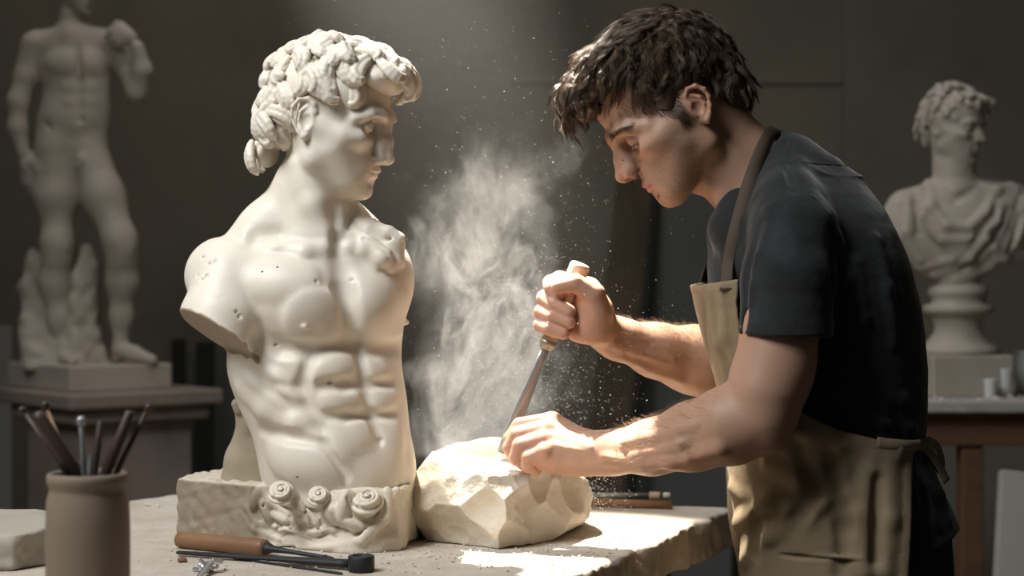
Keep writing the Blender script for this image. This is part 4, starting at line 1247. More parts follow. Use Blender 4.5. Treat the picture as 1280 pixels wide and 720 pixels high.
    for px, y, r, h, lb in [(1238, 3.5, .0135, .040, 'smallest white plaster cup beside the bust socle'), (1256, 3.55, .0165, .060, 'middle white plaster cup, taller than its left neighbour'), (1280, 3.72, .022, .090, 'tallest white plaster cup at the right edge of the frame')]:
        V, Fc = lathe([(0, 0), (r * .8, 0), (r * .86, .002), (r, h * .95), (r * 1.03, h), (r * .9, h), (r * .85, h * .9), (r * .7, .006), (0, .006)], 32, (px - 640) * y / F, y, 1.0)
        tag(link('plaster_cup', np_mesh('plaster_cup', V, Fc), pw), lb, 'cup', 'plaster cups on the side table')
    rs = np.random.RandomState(4); bm = bmesh.new()
    for i in range(120):
        r = rs.uniform(.002, .006); x = rs.uniform(.86, 1.7); y = 3.43 + rs.rand() ** 1.5 * .3
        m_ = bmesh.ops.create_icosphere(bm, subdivisions=1, radius=r)
        for v in m_['verts']: v.co = Vector((x + v.co.x * 1.4, y + v.co.y, 1.0 + r * .5 + v.co.z * .6)) + Vector(rs.normal(size=3)) * r * .15
    tag(bm_obj('plaster_crumbs', bm, pw), 'white plaster crumbs scattered on the brown table', 'crumbs', kind='stuff')

# ------------------------------------------------------------------ the two statues behind

if True:
    stone2 = mat('old_stone', (.42, .37, .31), .65, .3, bump=[(40, .002, .4)], mottle=[((.30, .26, .21), 6, .4, .7, .6), ((.52, .47, .41), 3, .5, .7, .5)])
    SD = 4.02
    root = empty('marble_statue', (at(110, 460, SD)[0], SD, .99), 'standing nude marble youth with a hand at his shoulder, on the pedestal', 'sculpture')
    S = Sculpt(SD); E, C = S.E, S.C
    msc = .0053; M = head_matrix(S.w((97, -12, 0)), -35, 14, msc)
    add_head(S, M, msc, dict(gl=10.3), lid=.45)
    C((92, -5, 0, 12), (88, 22, 0, 13), (88, 42, 0, 16), k=5)
    E((94, 78, 2), (46, 38, 27), 6); E((97, 122, 0), (41, 44, 25), 26); E((90, 160, 0), (45, 40, 27), 22)
    C((50, 55, 0, 17), (90, 48, 0, 18), (138, 52, 4, 16), k=10)
    for x, w_ in ((76, 22), (116, 20)): S.bulge(x, 78, w_, 16, 4, 5)
    for x in (88, 110):
        for y in (110, 124): S.bulge(x, y, 11, 8, 1.2, 4)
    S.groove([(98, 60, 3, 1), (99, 100, 3, 2), (99, 150, 3, 1.5)], 5)
    S.groove([(58, 155, 3, 1.5), (80, 180, 3, 2), (98, 205, 3, 1.5)], 5); S.groove([(136, 165, 3, 1.5), (122, 185, 3, 2), (108, 205, 3, 1.5)], 5)
    E((103, 150, -25), (2, 3, 3), 2, op='s')
    # his right arm hanging
    C((44, 58, 0, 19), (33, 95, -2, 14.5), (23, 128, -6, 13), (22, 160, -8, 11.5), (28, 190, -10, 8), k=7)
    E((34, 206, -10), (10, 15, 7), 5, R=rotm(-20))
    for a in [((38, 214, -13, 4), (44, 226, -15, 3.5), (47, 236, -13, 3)), ((34, 216, -11, 4), (38, 230, -13, 3.5), (42, 240, -10, 3)), ((30, 216, -8, 4), (33, 230, -9, 3.5), (38, 239, -7, 3)), ((27, 212, -5, 3.6), (29, 225, -5, 3.2), (33, 234, -4, 3)), ((40, 204, -15, 4), (48, 213, -18, 3.6), (50, 223, -17, 3))]: C(*a, k=2)
    # raised arm
    C((146, 56, 4, 17), (160, 88, -2, 13), (170, 116, -8, 12.5), k=7); C((172, 116, -10, 12), (178, 88, -16, 12), (172, 60, -22, 8.5), k=6)
    E((160, 46, -24), (12, 10, 7), 5, R=rotm(35))
    for a in [((153, 38, -26, 4.2), (144, 33, -26, 4), (135, 38, -22, 3.4)), ((151, 43, -27, 4.2), (141, 40, -27, 4), (133, 46, -22, 3.4)), ((152, 49, -27, 4), (143, 48, -27, 3.8), (136, 53, -22, 3.2)), ((155, 54, -26, 3.8), (148, 55, -26, 3.4), (142, 58, -22, 3)), ((160, 38, -22, 4.2), (152, 30, -20, 3.6), (145, 28, -18, 3.2))]: C(*a, k=2)
    # legs
    C((72, 188, -2, 28), (71, 245, -4, 25.5), (72, 300, -8, 17.5), (72, 322, -8, 16), k=13)
    C((72, 305, -8, 16), (68, 352, 0, 18.5), (74, 400, 0, 13), (78, 436, -2, 9.5), k=14); E((72, 309, -17), (12, 12, 8), 8)
    C((78, 438, -2, 10), (82, 447, -16, 9), (90, 452, -34, 6.5), k=5); E((76, 450, 4), (8, 6, 8), 4)
    C((110, 190, 0, 25), (129, 245, -8, 25), (149, 298, -18, 19), (152, 322, -18, 17), k=13)
    C((152, 306, -18, 16), (153, 352, -8, 18), (152, 395, -4, 12.5), (151, 425, -4, 10), k=14); E((154, 312, -28), (12, 12, 8), 8)
    C((150, 436, -4, 11), (168, 442, -12, 9.5), (190, 450, -20, 6.5), k=5); E((148, 446, 0), (9, 8, 8), 4)
    E((103, 200, -24), (6.5, 9, 6), 3); E((99, 207, -24), (4.5, 6, 5), 2)
    S.post.append(lambda P, d: d + f32(.0008) * wob(P, 50, 61))
    link('figure', S.mesh('figure', .0038), stone2, root)
    prims = [((-.6, 0, 5.4), (9.6, 7.9, 8.6)), ((7.0, 0, 8.2), (4.0, 6.2, 3.0)), ((-6.4, 0, 0.5), (4.4, 6.6, 6.0)), ((-7.6, 0, -3.2), (2.4, 4.8, 3.6))]
    H = hair_mass(M, msc, -1, prims)
    stone_curls(H, hair_mass(M, msc, -.3, prims), M, msc, 110, 12, HAIR_KEEP, 1.9)
    link('hair', H.mesh('hair', .0035), stone2, root)
    # tree stump with hanging drapery behind the legs
    T = Sculpt(SD)
    T.C((42, 322, 16, 8), (34, 360, 14, 13), (44, 410, 12, 17), (52, 458, 8, 26), k=10)
    T.C((108, 318, 18, 11), (104, 350, 16, 17), (98, 390, 14, 22), (92, 458, 8, 34), k=12)
    T.C((118, 330, 14, 7), (112, 370, 10, 8), (114, 420, 6, 13), (132, 458, 2, 10), k=8); T.C((60, 340, 20, 18), (70, 458, 16, 30), k=14)
    T.post.append(lambda P, d: d + f32(.007) * wob(P * np.array([1, 1, .5], dtype=f32), 55, 62) + f32(.002) * wob(P, 150, 63))
    T.cut((0, 0, 1.04), (0, 0, -1), .001, world=True)
    link('draped_stump', T.mesh('draped_stump', .004), stone2, root)
    c1 = np.array([(87 - 640) * 3.85 / F, 3.85])
    th = math.radians(40); rd = np.array([math.cos(th), math.sin(th)]); ld = np.array([-math.sin(th), math.cos(th)])
    bm = bmesh.new(); q = [c1, c1 + rd * .262, c1 + rd * .262 + ld * .346, c1 + ld * .346]
    lo = [bm.verts.new((*p, .99)) for p in q]; hi = [bm.verts.new((*p, 1.05)) for p in q]
    bm.faces.new(lo[::-1]); bm.faces.new(hi)
    for i in range(4): bm.faces.new((lo[i], lo[(i + 1) % 4], hi[(i + 1) % 4], hi[i]))
    bm_obj('plinth', bm, stone2, root, bevel=.004)

    # ---------------- draped bust on the right
    BD = 3.62
    root = empty('draped_bust', (at(1198, 490, BD)[0], BD, 1.0), 'pale stone bust of a curly-haired man in a folded toga on the brown side table', 'sculpture')
    S = Sculpt(BD); E, C = S.E, S.C
    msc = .0071; M = head_matrix(S.w((1189, 163, 0)), -45, 8, msc, 0)
    add_head(S, M, msc, dict(gl=10.3), lid=.4)
    C((1186, 175, 2, 22), (1192, 210, 2, 24), (1194, 245, 4, 29), k=8)
    E((1196, 290, 2), (88, 60, 42), 8); C((1135, 262, 6, 26), (1196, 250, 6, 28), (1262, 258, 6, 30), k=14)
    E((1128, 285, 4), (27, 44, 28), 8); E((1268, 285, 4), (30, 46, 30), 8); C((1196, 310, 0, 40), (1198, 345, 0, 26), k=14)
    S.groove([(1172, 236, 4, 1), (1194, 250, 4, 2), (1216, 238, 4, 1)], 6)
    for pts in [[(1160, 228, 6, 5), (1164, 258, 6, 6), (1184, 282, 6, 6), (1212, 284, 6, 6), (1234, 264, 6, 6), (1244, 236, 6, 5)], [(1150, 236, 5, 4), (1152, 272, 6, 5), (1178, 300, 6, 6), (1216, 300, 6, 5), (1250, 270, 6, 4)],
                [(1268, 238, 8, 6), (1250, 280, 8, 7), (1212, 322, 7, 6), (1168, 344, 6, 4)], [(1282, 252, 8, 5), (1268, 300, 8, 7), (1236, 334, 7, 5), (1196, 350, 6, 3)], [(1258, 240, 6, 4), (1232, 288, 6, 5), (1190, 325, 6, 4), (1150, 335, 6, 3)],
                [(1136, 245, 6, 4), (1134, 290, 6, 5), (1150, 325, 6, 4)], [(1122, 255, 6, 3), (1120, 300, 6, 4), (1134, 328, 5, 3)], [(1230, 232, 7, 5), (1246, 238, 7, 6), (1262, 232, 7, 5)], [(1236, 300, 5, 4), (1256, 322, 5, 4), (1262, 334, 4, 2)]]:
        S.ridge(pts, 5)
    for pts in [[(1145, 255, 4, 3), (1150, 290, 4, 4), (1176, 318, 4, 3)], [(1262, 262, 4, 4), (1240, 305, 4, 4), (1204, 336, 4, 3)], [(1276, 270, 4, 3), (1262, 315, 4, 4)], [(1245, 262, 4, 3), (1216, 306, 4, 3)]]:
        S.groove(pts, 5)
    S.cut((1196, 318, 30), (0, .9, -.45), 4)
    S.post.append(lambda P, d: d + f32(.0010) * wob(P, 60, 71))
    link('torso', S.mesh('torso', .0034), stone2, root)
    prims = [((-.6, 0, 5.4), (9.4, 8.0, 8.6)), ((7.4, 0, 8.2), (4.2, 6.8, 3.2)), ((-6.4, 0, 0.5), (4.4, 6.8, 6.0)), ((-7.0, 0, -4.0), (2.6, 5.0, 3.6))]
    H = hair_mass(M, msc, -1.1, prims)
    stone_curls(H, hair_mass(M, msc, -.3, prims), M, msc, 150, 17, HAIR_KEEP, 1.8)
    link('hair', H.mesh('hair', .0032), stone2, root)
    u = BD / F
    V, Fc = lathe([(0, 1.225 + .02), (20 * u, 1.245), (34 * u, 1.232), (37 * u, 1.226), (37 * u, 1.215), (33 * u, 1.21), (33 * u, 1.198), (43 * u, 1.192), (44 * u, 1.183), (42 * u, 1.176), (34 * u, 1.172), (29 * u, 1.15), (30 * u, 1.135), (38 * u, 1.115), (47 * u, 1.105), (50 * u, 1.098), (50 * u, 1.088), (0, 1.088)], 56, at(1198, 0, BD)[0], BD, 0)
    link('socle', np_mesh('socle', V, Fc), stone2, root)
    cx = at(1198, 0, BD)[0]
    bm = box_bm(cx - .088, cx + .088, BD - .088, BD + .088, 1.0, 1.088, rot=.10)
    bm_obj('base_block', bm, stone2, root, bevel=.004)
# ------------------------------------------------------------------ workbench and what lies on it
def convex_prism(pts, za, zb, rd):
    pts = np.array(pts); cen = pts.mean(0); pl = []
    for i in range(len(pts)):
        a = pts[i]; b = pts[(i + 1) % len(pts)]; nrm = np.array([b[1] - a[1], -(b[0] - a[0])]); nrm /= np.linalg.norm(nrm)
        if nrm @ (a - cen) < 0: nrm = -nrm
        pl.append((nrm.astype(f32), f32(nrm @ a)))
    def fn(P):
        e = None
        for nrm, o in pl:
            v = P[:, :2] @ nrm - o
            if e is None: e = v
            else:
                h = np.maximum(rd * 3 - np.abs(e - v), 0) / (rd * 3); e = np.maximum(e, v) + h * h * rd * .75
        e = e + np.where(np.abs(e) < .06, 1, 0) * (f32(.006) * wob(P, 38, 91) + f32(.004) * wob(P, 120, 92) + f32(.0015) * wob(P, 330, 93))
        d = np.maximum(P[:, 2] - f32(zb), f32(za) - P[:, 2])
        h = np.maximum(rd - np.abs(d - e), 0) / rd
        return np.maximum(d, e) + h * h * rd * .25
    return fn, (pts[:, 0].min() - .01, pts[:, 1].min() - .01, za), (pts[:, 0].max() + .01, pts[:, 1].max() + .01, zb)

if True:
    slab_m = mat('dusty_limestone', (.47, .405, .33), .85, .25, bump=[(70, .0025, .5), (300, .0008, .6)],
                 mottle=[((.60, .55, .48), 5, .45, .7, .8), ((.34, .27, .20), 16, .55, .75, .55), ((.66, .62, .56), 55, .55, .75, .5)])
    beam_m = mat('bench_timber', (.17, .10, .055), .8, .25, bump=[(20, .002, .4, (1, 1, 8))], mottle=[((.10, .06, .035), 8, .4, .7, .6)])
    wb = empty('workbench', (-.4, 1.9, 0), 'heavy workbench with a rough-edged dusty stone top on a timber frame', 'workbench')
    S = Sculpt()
    fn, lo, hi = convex_prism([(.336, 2.535), (-.50, 2.735), (-1.12, 1.85), (-1.30, 1.15), (-.27, 1.15)], TABLE_Z - .058, TABLE_Z, .007)
    S.fnprim(fn, lo, hi, 0)
    link('stone_top', S.mesh('stone_top', .0042), slab_m, wb)
    def prism(pts, z0, z1):
        bm = bmesh.new(); lo = [bm.verts.new((x, y, z0)) for x, y in pts]; hi = [bm.verts.new((x, y, z1)) for x, y in pts]
        bm.faces.new(lo[::-1]); bm.faces.new(hi); n = len(pts)
        for i in range(n): bm.faces.new((lo[i], lo[(i + 1) % n], hi[(i + 1) % n], hi[i]))
        return bm
    bm_obj('frame_rail', prism([(.235, 2.47), (-.45, 2.63), (-1.0, 1.83), (-1.16, 1.25), (-.27, 1.25)], TABLE_Z - .13, TABLE_Z - .0575), beam_m, wb, bevel=.003)
    for x, y in [(.10, 2.34), (-.45, 2.52), (-1.0, 1.45), (-.36, 1.32)]:
        bm_obj('leg', box_bm(x - .045, x + .045, y - .045, y + .045, 0, TABLE_Z - .13, rot=.4), beam_m, wb, bevel=.004)

    # ---- the block being carved
    D = 2.2
    def p3(px, py, z): return at(px, py, D + z * D / F)
    pts = []
    zt = TABLE_Z
    def on(px, py):                     # point on the bench seen at this pixel
        d = (CZ - TABLE_Z) * F / (py - 360); return np.array([(px - 640) * d / F, d, TABLE_Z])
    pts += [on(536, 677), on(624, 687), on(678, 680), on(726, 657), on(704, 640), on(545, 642), on(516, 662)]
    pts += [at(510, 640, 2.18), at(513, 598, 2.19), at(536, 568, 2.19), at(609, 595, 2.115), at(667, 592, 2.14), at(690, 584, 2.18), at(733, 600, 2.26), at(741, 622, 2.27), at(737, 648, 2.24),
            at(628, 640, 2.10), at(560, 636, 2.13), at(568, 553, 2.30), at(620, 545, 2.34), at(700, 561, 2.33), at(735, 610, 2.32), at(528, 600, 2.30)]
    bm = bmesh.new()
    for p in pts: bm.verts.new(p)
    r = bmesh.ops.convex_hull(bm, input=bm.verts); bm.normal_update()
    planes = []
    cen = np.mean(pts, 0)
    for f in bm.faces:
        n = np.array(f.normal); c = np.array(f.calc_center_median())
        if n @ (c - cen) < 0: n = -n
        if f.calc_area() > 2e-5: planes.append((n.astype(f32), f32(n @ c)))
    bm.free()
    R = Sculpt(2.2)
    def rock(P):
        d = None; kk = f32(.0012)
        for n, o in planes:
            v = P @ n - o
            if d is None: d = v
            else:
                h = np.maximum(kk - np.abs(d - v), 0) / kk; d = np.maximum(d, v) + h * h * kk * .25
        return d + f32(.0010) * wob(P, 70, 101) + f32(.0006) * wob(P, 300, 103)
    A = np.array(pts); R.fnprim(rock, A.min(0) - .012, A.max(0) + .012, 0)
    # shell-shaped fractures left by the chisel
    def scallop(px, py, rad, dep, k=.0005):
        p, n = R.hit(px, py, -190, 190)
        c = p + n * (rad - dep); raw_cone(R, c, c + np.array([.001, 0, 0]), rad, rad, k, 's')
    rf = np.random.RandomState(31)
    for px, py, rad, dep in [(655, 598, .022, .006), (674, 606, .024, .006), (638, 603, .020, .003), (585, 615, .09, .004), (612, 640, .10, .005), (560, 645, .12, .005), (650, 640, .09, .006), (600, 668, .07, .005),
                             (700, 630, .10, .006), (722, 622, .08, .005), (684, 655, .07, .005), (715, 600, .06, .004), (640, 672, .06, .004)]:
        scallop(px, py, rad, dep)
    for i in range(34):
        q_ = rf.rand(); scallop(rf.uniform(552, 724), rf.uniform(604, 674), .02 + .07 * q_, (.0008 + .0018 * q_) * rf.uniform(.6, 1.2), .0008)
    R.cut((0, 0, TABLE_Z), (0, 0, -1), .0005, world=True)
    rock_m = mat('rough_marble', (.57, .50, .39), .55, .4, bump=[(60, .004, .5), (220, .0015, .6)],
                 mottle=[((.50, .36, .21), 9, .48, .7, .6), ((.33, .26, .19), 16, .60, .68, .45, (1, 1, 3)), ((.78, .76, .72), 5, .5, .7, .7), ((.42, .33, .24), 30, .62, .78, .4)], sss=.15, sssr=(1, .7, .4))
    me = R.mesh('stone_block', .0016)
    o = link('stone_block', me, rock_m); tag(o, 'rough cream marble block with a freshly chiselled top under the hand', 'stone')

    # ---- small things
    wood_h = mat('handle_wood', (.23, .12, .06), .5, .4, bump=[(30, .001, .3, (1, 1, 1))], mottle=[((.15, .075, .038), 18, .4, .7, .6)])
    pale_h = mat('pale_handle_wood', (.46, .34, .23), .6, .35, bump=[(60, .0006, .3)], mottle=[((.34, .24, .16), 25, .45, .7, .6)])
    steel = mat('dull_steel', (.33, .335, .34), .38, .5, metal=.45, bump=[(60, .0004, .3)])
    iron = mat('black_iron', (.030, .030, .032), .55, .4, metal=.3, bump=[(80, .0005, .4)])
    dwood = mat('dark_tool_wood', (.045, .026, .018), .5, .4, bump=[(60, .0005, .3)], mottle=[((.08, .045, .03), 14, .45, .7, .5)])
    def tube(name, pts, m, parent=None, seg=24, flat=1.0, nrm=(0, 0, 1)):
        """(x,y,z,r) stations; closed, round or flattened along nrm"""
        P = np.array([p[:3] for p in pts], float); r = np.array([p[3] for p in pts], float)
        t = np.linspace(0, 1, len(P)); V = []; n = len(P)
        T = np.gradient(P, axis=0); T /= np.linalg.norm(T, axis=1)[:, None]
        N_ = np.array(nrm, float); A_ = np.cross(T, N_); A_ /= np.linalg.norm(A_, axis=1)[:, None]; B_ = np.cross(A_, T)
        for i in range(n):
            for j in range(seg):
                a = 2 * PI * j / seg; V.append(P[i] + r[i] * (math.cos(a) * A_[i] + flat * math.sin(a) * B_[i]))
        V.append(P[0]); V.append(P[-1]); Fc = []
        for i in range(n - 1):
            for j in range(seg):
                k = (j + 1) % seg; Fc.append((i * seg + j, i * seg + k, (i + 1) * seg + k, (i + 1) * seg + j))
        me = np_mesh(name, np.array(V), np.array(Fc))
        bm = bmesh.new(); bm.from_mesh(me); bm.verts.ensure_lookup_table()
        for j in range(seg):
            k = (j + 1) % seg
            bm.faces.new((bm.verts[k], bm.verts[j], bm.verts[n * seg])); bm.faces.new((bm.verts[(n - 1) * seg + j], bm.verts[(n - 1) * seg + k], bm.verts[n * seg + 1]))
        bmesh.ops.recalc_face_normals(bm, faces=bm.faces); bm.to_mesh(me); bm.free()
        return link(name, me, m, parent, True)
    def along(a, b, st):
        a = np.array(a); b = np.array(b); return [(*(a + (b - a) * t), r) for t, r in st]

    # chisel in the fist
    a = at(726.5, 329, 2.168); b = at(628, 566, 2.205)
    ch = empty('chisel', tuple(b), 'steel chisel with a pale wooden handle gripped in the fist', 'chisel')
    L = np.linalg.norm(b - a)
    tube('handle', along(a, b, [(0, .0), (.001, .009), (.006, .0125), (.02, .0135), (.10, .0128), (.2, .0115), (.32, .0105), (.385, .010), (.40, .0098)]), pale_h, ch)
    tube('ferrule', along(a, b, [(.40, .0098), (.402, .0112), (.425, .0112), (.427, .0095), (.445, .009), (.448, .007)]), mat('ferrule', (.33, .28, .22), .4, .5, metal=.6), ch)
    bl = tube('blade', along(a, b, [(.445, .0060), (.52, .0062), (.62, .0075), (.75, .0090), (.86, .0096), (.95, .0088), (.985, .0080), (1.0, .0065)]), steel, ch, flat=.5, nrm=(.5, -.8, .3))
    # wooden handled gouge on the bench
    g = empty('gouge', tuple(on(310, 690)), 'gouge with a round tan wooden handle lying in front of the bust', 'gouge')
    a = at(222, 675, 2.135); b = at(332, 686.5, 2.065)
    a[2] = b[2] = TABLE_Z + .0105
    tube('handle', along(a, b, [(0, 0), (.002, .007), (.02, .0095), (.12, .0105), (.5, .0105), (.85, .0112), (.96, .0108), (1, .0098), (1.001, 0)]), wood_h, g)
    e = at(412, 690, 2.03); e[2] = TABLE_Z + .004
    tube('blade', along(b, e, [(0, .0085), (.05, .0085), (.12, .0055), (.4, .0036), (.9, .003), (.93, .003)]), iron, g, flat=.8)
    d_ = (e - b) / np.linalg.norm(e - b); s_ = np.array([d_[1], -d_[0], 0])
    m_ = b + (e - b) * .92
    tube('fork_tip', [(*m_, .003), (*(m_ + d_ * .008 + s_ * .004 - [0, 0, .001]), .002), (*(m_ + d_ * .014 + s_ * .010 - [0, 0, .001]), .0012)], iron, g)
    tube('fork_tip', [(*m_, .003), (*(m_ + d_ * .006 - s_ * .001), .002), (*(m_ + d_ * .012 - s_ * .001), .0012)], iron, g)
    # iron socket wrench-like tool
    wr = empty('iron_tool', tuple(on(360, 705)), 'black iron bar with a round socket end, nearest the camera on the bench', 'tool')
    a = on(220, 693); b = on(440, 716); a[2] = b[2] = TABLE_Z + .0095
    a = at(221, 690, 2.07); a[2] = TABLE_Z + .0042
    b = at(437, 709, 1.965); b[2] = TABLE_Z + .0075
    tube('shank', along(a, b, [(0, .002), (.01, .004), (.3, .0052), (.5, .0045), (.75, .0075), (.95, .0085), (1, .0085)]), iron, wr, flat=.6)
    c = at(451, 716, 1.95)
    V, Fc = lathe([(0, 0), (.0135, 0), (.0155, .0015), (.0155, .0175), (.0145, .019), (.011, .019), (.0105, .012), (0, .012)], 36, c[0], 1.955, TABLE_Z)
    link('socket', np_mesh('socket', V, Fc), iron, wr)
    a = at(300, 702, 2.0); b = at(432, 717, 1.92); a[2] = b[2] = TABLE_Z + .002
    a = on(290, 699); b = on(428, 719); a[2] = b[2] = TABLE_Z + .0018
    tag(tube('thin_rod', along(a, b, [(0, .0005), (.02, .0015), (.98, .0018), (1, .001)]), iron), 'thin black rod lying in front of the iron bar', 'rod')
    # crumpled foil
    Fo = Sculpt(1.95); q = on(262, 716); cz = q + [0, 0, .006]
    rs = np.random.RandomState(8)
    for i in range(9):
        raw_cone(Fo, cz + rs.normal(size=3) * [.006, .008, .003] + [0, 0, .002], cz + rs.normal(size=3) * [.006, .008, .004] + [0, 0, .003], .003, .0018, .0005)
    raw_cone(Fo, cz + [0, -.002, .004], on(247, 727) + [0, 0, .004], .004, .003, .001)
    Fo.cut((0, 0, TABLE_Z), (0, 0, -1), .0002, world=True)
    tag(link('foil_scrap', Fo.mesh('foil_scrap', .0009), mat('foil', (.55, .55, .58), .3, .6, metal=.8), smooth=False), 'small crumpled silvery scrap next to the iron bar', 'scrap')
    # rods behind the stone
    a = on(735, 633); b = on(840, 636.5); a[2] = b[2] = TABLE_Z + .006
    tag(tube('wooden_rod', along(a, b, [(0, 0), (.001, .0065), (.999, .0068), (1, .0)]), wood_h), 'round orange-brown wooden rod behind the stone block', 'rod')
    a = on(735, 624); b = on(812, 624); c = on(826, 624.5); 
    for v in (a, b, c): v[2] = TABLE_Z + .0055
    gr = empty('grey_file', tuple(on(780, 624)), 'slim grey file behind the orange-brown rod', 'file')
    tube('blade', along(a, b, [(0, .004), (1, .0045)]), iron if False else mat('worn_steel', (.25, .23, .20), .5, .4, metal=.3), gr)
    tube('handle', along(b, c, [(-.02, .0045), (.02, .0062), (.9, .0066), (1, .005)]), pale_h, gr)
    a = on(829, 623.5); b = on(838, 623.5); a[2] = b[2] = TABLE_Z + .005
    tag(tube('chalk_stub', along(a, b, [(0, .004), (.1, .005), (.9, .005), (1, .004)]), mat('chalk', (.6, .6, .5), .8, .2)), 'short pale stub at the tip of the grey file', 'stub')

    # ---- pot of modelling tools
    clay = mat('stoneware', (.235, .18, .13), .75, .3, bump=[(45, .0015, .35), (260, .0004, .5)], mottle=[((.22, .17, .12), 6, .45, .7, .6), ((.29, .235, .175), 14, .55, .75, .5)])
    PD = 1.6; px0 = (110 - 640) * PD / F; u = PD / F
    def zz(py): return CZ - (py - 360) * u
    pot = empty('tool_pot', (px0, PD, TABLE_Z), 'round beige stoneware jar full of modelling tools in the left foreground', 'jar')
    pr = [(0, 0), (.034, 0), (.0385, .004), (.0393, .03), (.0394, .10), (.0385, .128), (.0362, .136), (.0356, .140), (.0378, .144), (.0384, .149), (.0376, .1535), (.0358, .1545), (.034, .152), (.0335, .138), (.0345, .12), (.0345, .012), (0, .010)]
    V, Fc = lathe(pr, 72, px0, PD, TABLE_Z); link('jar_body', np_mesh('jar_body', V, Fc), clay, pot)
    top = TABLE_Z + .15
    def ptool(x0, y0, x1, y1, dz0, st, m, name, label, cat, head=None, hm=None, flat=1.0):
        """tool from its upper end (x0,y0) through the rim point (x1,y1), carried on down into the jar"""
        a = at(x0, y0, PD + dz0); b = at(x1, y1, PD + dz0 * .3)
        d = (b - a); d /= np.linalg.norm(d)
        t = (TABLE_Z + .014 - a[2]) / d[2]; e = a + d * t
        # keep the foot inside the jar
        r_ = np.hypot(e[0] - px0, e[1] - PD)
        if r_ > .028: 
            k = .028 / r_; e = np.array([px0 + (e[0] - px0) * k, PD + (e[1] - PD) * k, e[2]])
            # steepen: bend is hidden, so move the foot and keep the upper part by shortening
            lim = (b - a); tt = (TABLE_Z + .075 - a[2]) / lim[2]; e = a + lim * tt
            r2 = np.hypot(e[0] - px0, e[1] - PD)
            if r2 > .030:
                tt = tt * .8; e = a + lim * tt
        root = empty(name, tuple(e), label, cat)
        tube('shaft', along(a, e, st), m, root, 16, flat)
        if head:
            H_ = Sculpt(); raw_cone(H_, a - d * head[1], a + d * head[1], head[0], head[0] * .8, 0)
            link('tip', H_.mesh('tip', .0009), hm or m, root)
        return root
    ptool(29, 514, 84, 592, .010, [(0, .0022), (.3, .0026), (1, .003)], dwood, 'ball_stylus', 'leftmost thin ball-ended tool in the stoneware jar', 'tool', (.0042, .001))
    ptool(45, 515, 96, 594, -.006, [(0, .002), (.01, .0052), (.06, .0066), (.3, .0072), (1, .0075)], dwood, 'modelling_stick', 'thickest dark wooden stick, leaning left in the jar', 'tool', None)
    ptool(57, 508, 92, 592, .018, [(0, .0018), (1, .0024)], wood_h, 'ball_stylus', 'thin tool whose dark ball shows just right of the thickest stick', 'tool', (.0044, .001), dwood)
    ptool(101.5, 528, 105, 596, -.012, [(0, .0026), (.1, .002), (.5, .0024), (1, .0024)], steel, 'steel_spatula', 'silvery metal tool with a rounded end, upright in the jar', 'tool', (.0046, .0016))
    ptool(126, 526, 118, 592, .006, [(0, .002), (.01, .0034), (.5, .0038), (1, .0038)], dwood, 'modelling_stick', 'short dark stick standing right of the silvery tool', 'tool')
    ptool(113.5, 568, 112, 594, .014, [(0, .002), (.02, .004), (1, .0045)], iron, 'short_punch', 'black stub barely rising above the jar rim at its middle', 'tool')
    ptool(163, 514, 132, 592, .0, [(0, .003), (.01, .0046), (.3, .0056), (1, .006)], dwood, 'modelling_stick', 'thick dark square-ended stick leaning right in the jar', 'tool')
    ptool(185, 511, 145, 592, .008, [(0, .0022), (.3, .0028), (1, .0034)], dwood, 'ball_stylus', 'rightmost thin ball-ended tool in the stoneware jar', 'tool', (.0042, .001))

    # ---- pale slab at the far left
    Sl = Sculpt()
    fn, lo, hi = convex_prism([(-.86, 1.95), (-.575, 1.955), (-.552, 2.0), (-.562, 2.10), (-.60, 2.185), (-.80, 2.20)], TABLE_Z, TABLE_Z + .043, .006)
    Sl.fnprim(fn, lo, hi, 0)
    tag(link('stone_slab', Sl.mesh('stone_slab', .0035), mat('pale_top_stone', (.40, .36, .30), .75, .3, bump=[(60, .0015, .4)], mottle=[((.28, .235, .18), 7, .5, .72, .7)])), 'low pale stone slab on the bench, left of the stoneware jar', 'slab')

    # ---- dust, crumbs and chips
    rs = np.random.RandomState(2); bm = bmesh.new()
    def inside(x, y): return x < .339 - (2.54 - y) * .44 - .01 and y < 2.735 - (x + .5) * .238 - .015 and y > 1.3 and x > -1.0 + (y - 1.9) * .62
    n = 0
    while n < 2600:
        mode = rs.rand()
        if mode < .55: x, y = rs.normal(.02, .13), rs.normal(2.12, .12)
        elif mode < .8: x, y = rs.normal(-.2, .15), rs.normal(2.05, .10)
        else: x, y = rs.uniform(-1, .33), rs.uniform(1.7, 2.7)
        if not inside(x, y): continue
        r = .0005 + .0016 * rs.rand() ** 6
        m_ = bmesh.ops.create_icosphere(bm, subdivisions=1 if r > .0016 else 0 or 1, radius=r) if r > .0013 else bmesh.ops.create_cone(bm, segments=4, radius1=r, radius2=r * .5, depth=r * 1.2, cap_ends=True)
        q = Euler((0, 0, rs.rand() * 6)).to_matrix()
        for v in m_['verts']:
            v.co = q @ Vector((v.co.x * 1.3, v.co.y, v.co.z * .8)) + Vector((x, y, TABLE_Z + r * .5)) + Vector(rs.normal(size=3)) * r * .12
        n += 1
    tag(bm_obj('stone_crumbs', bm, rock_m), 'fine cream stone crumbs and dust scattered over the bench', 'crumbs', kind='stuff')
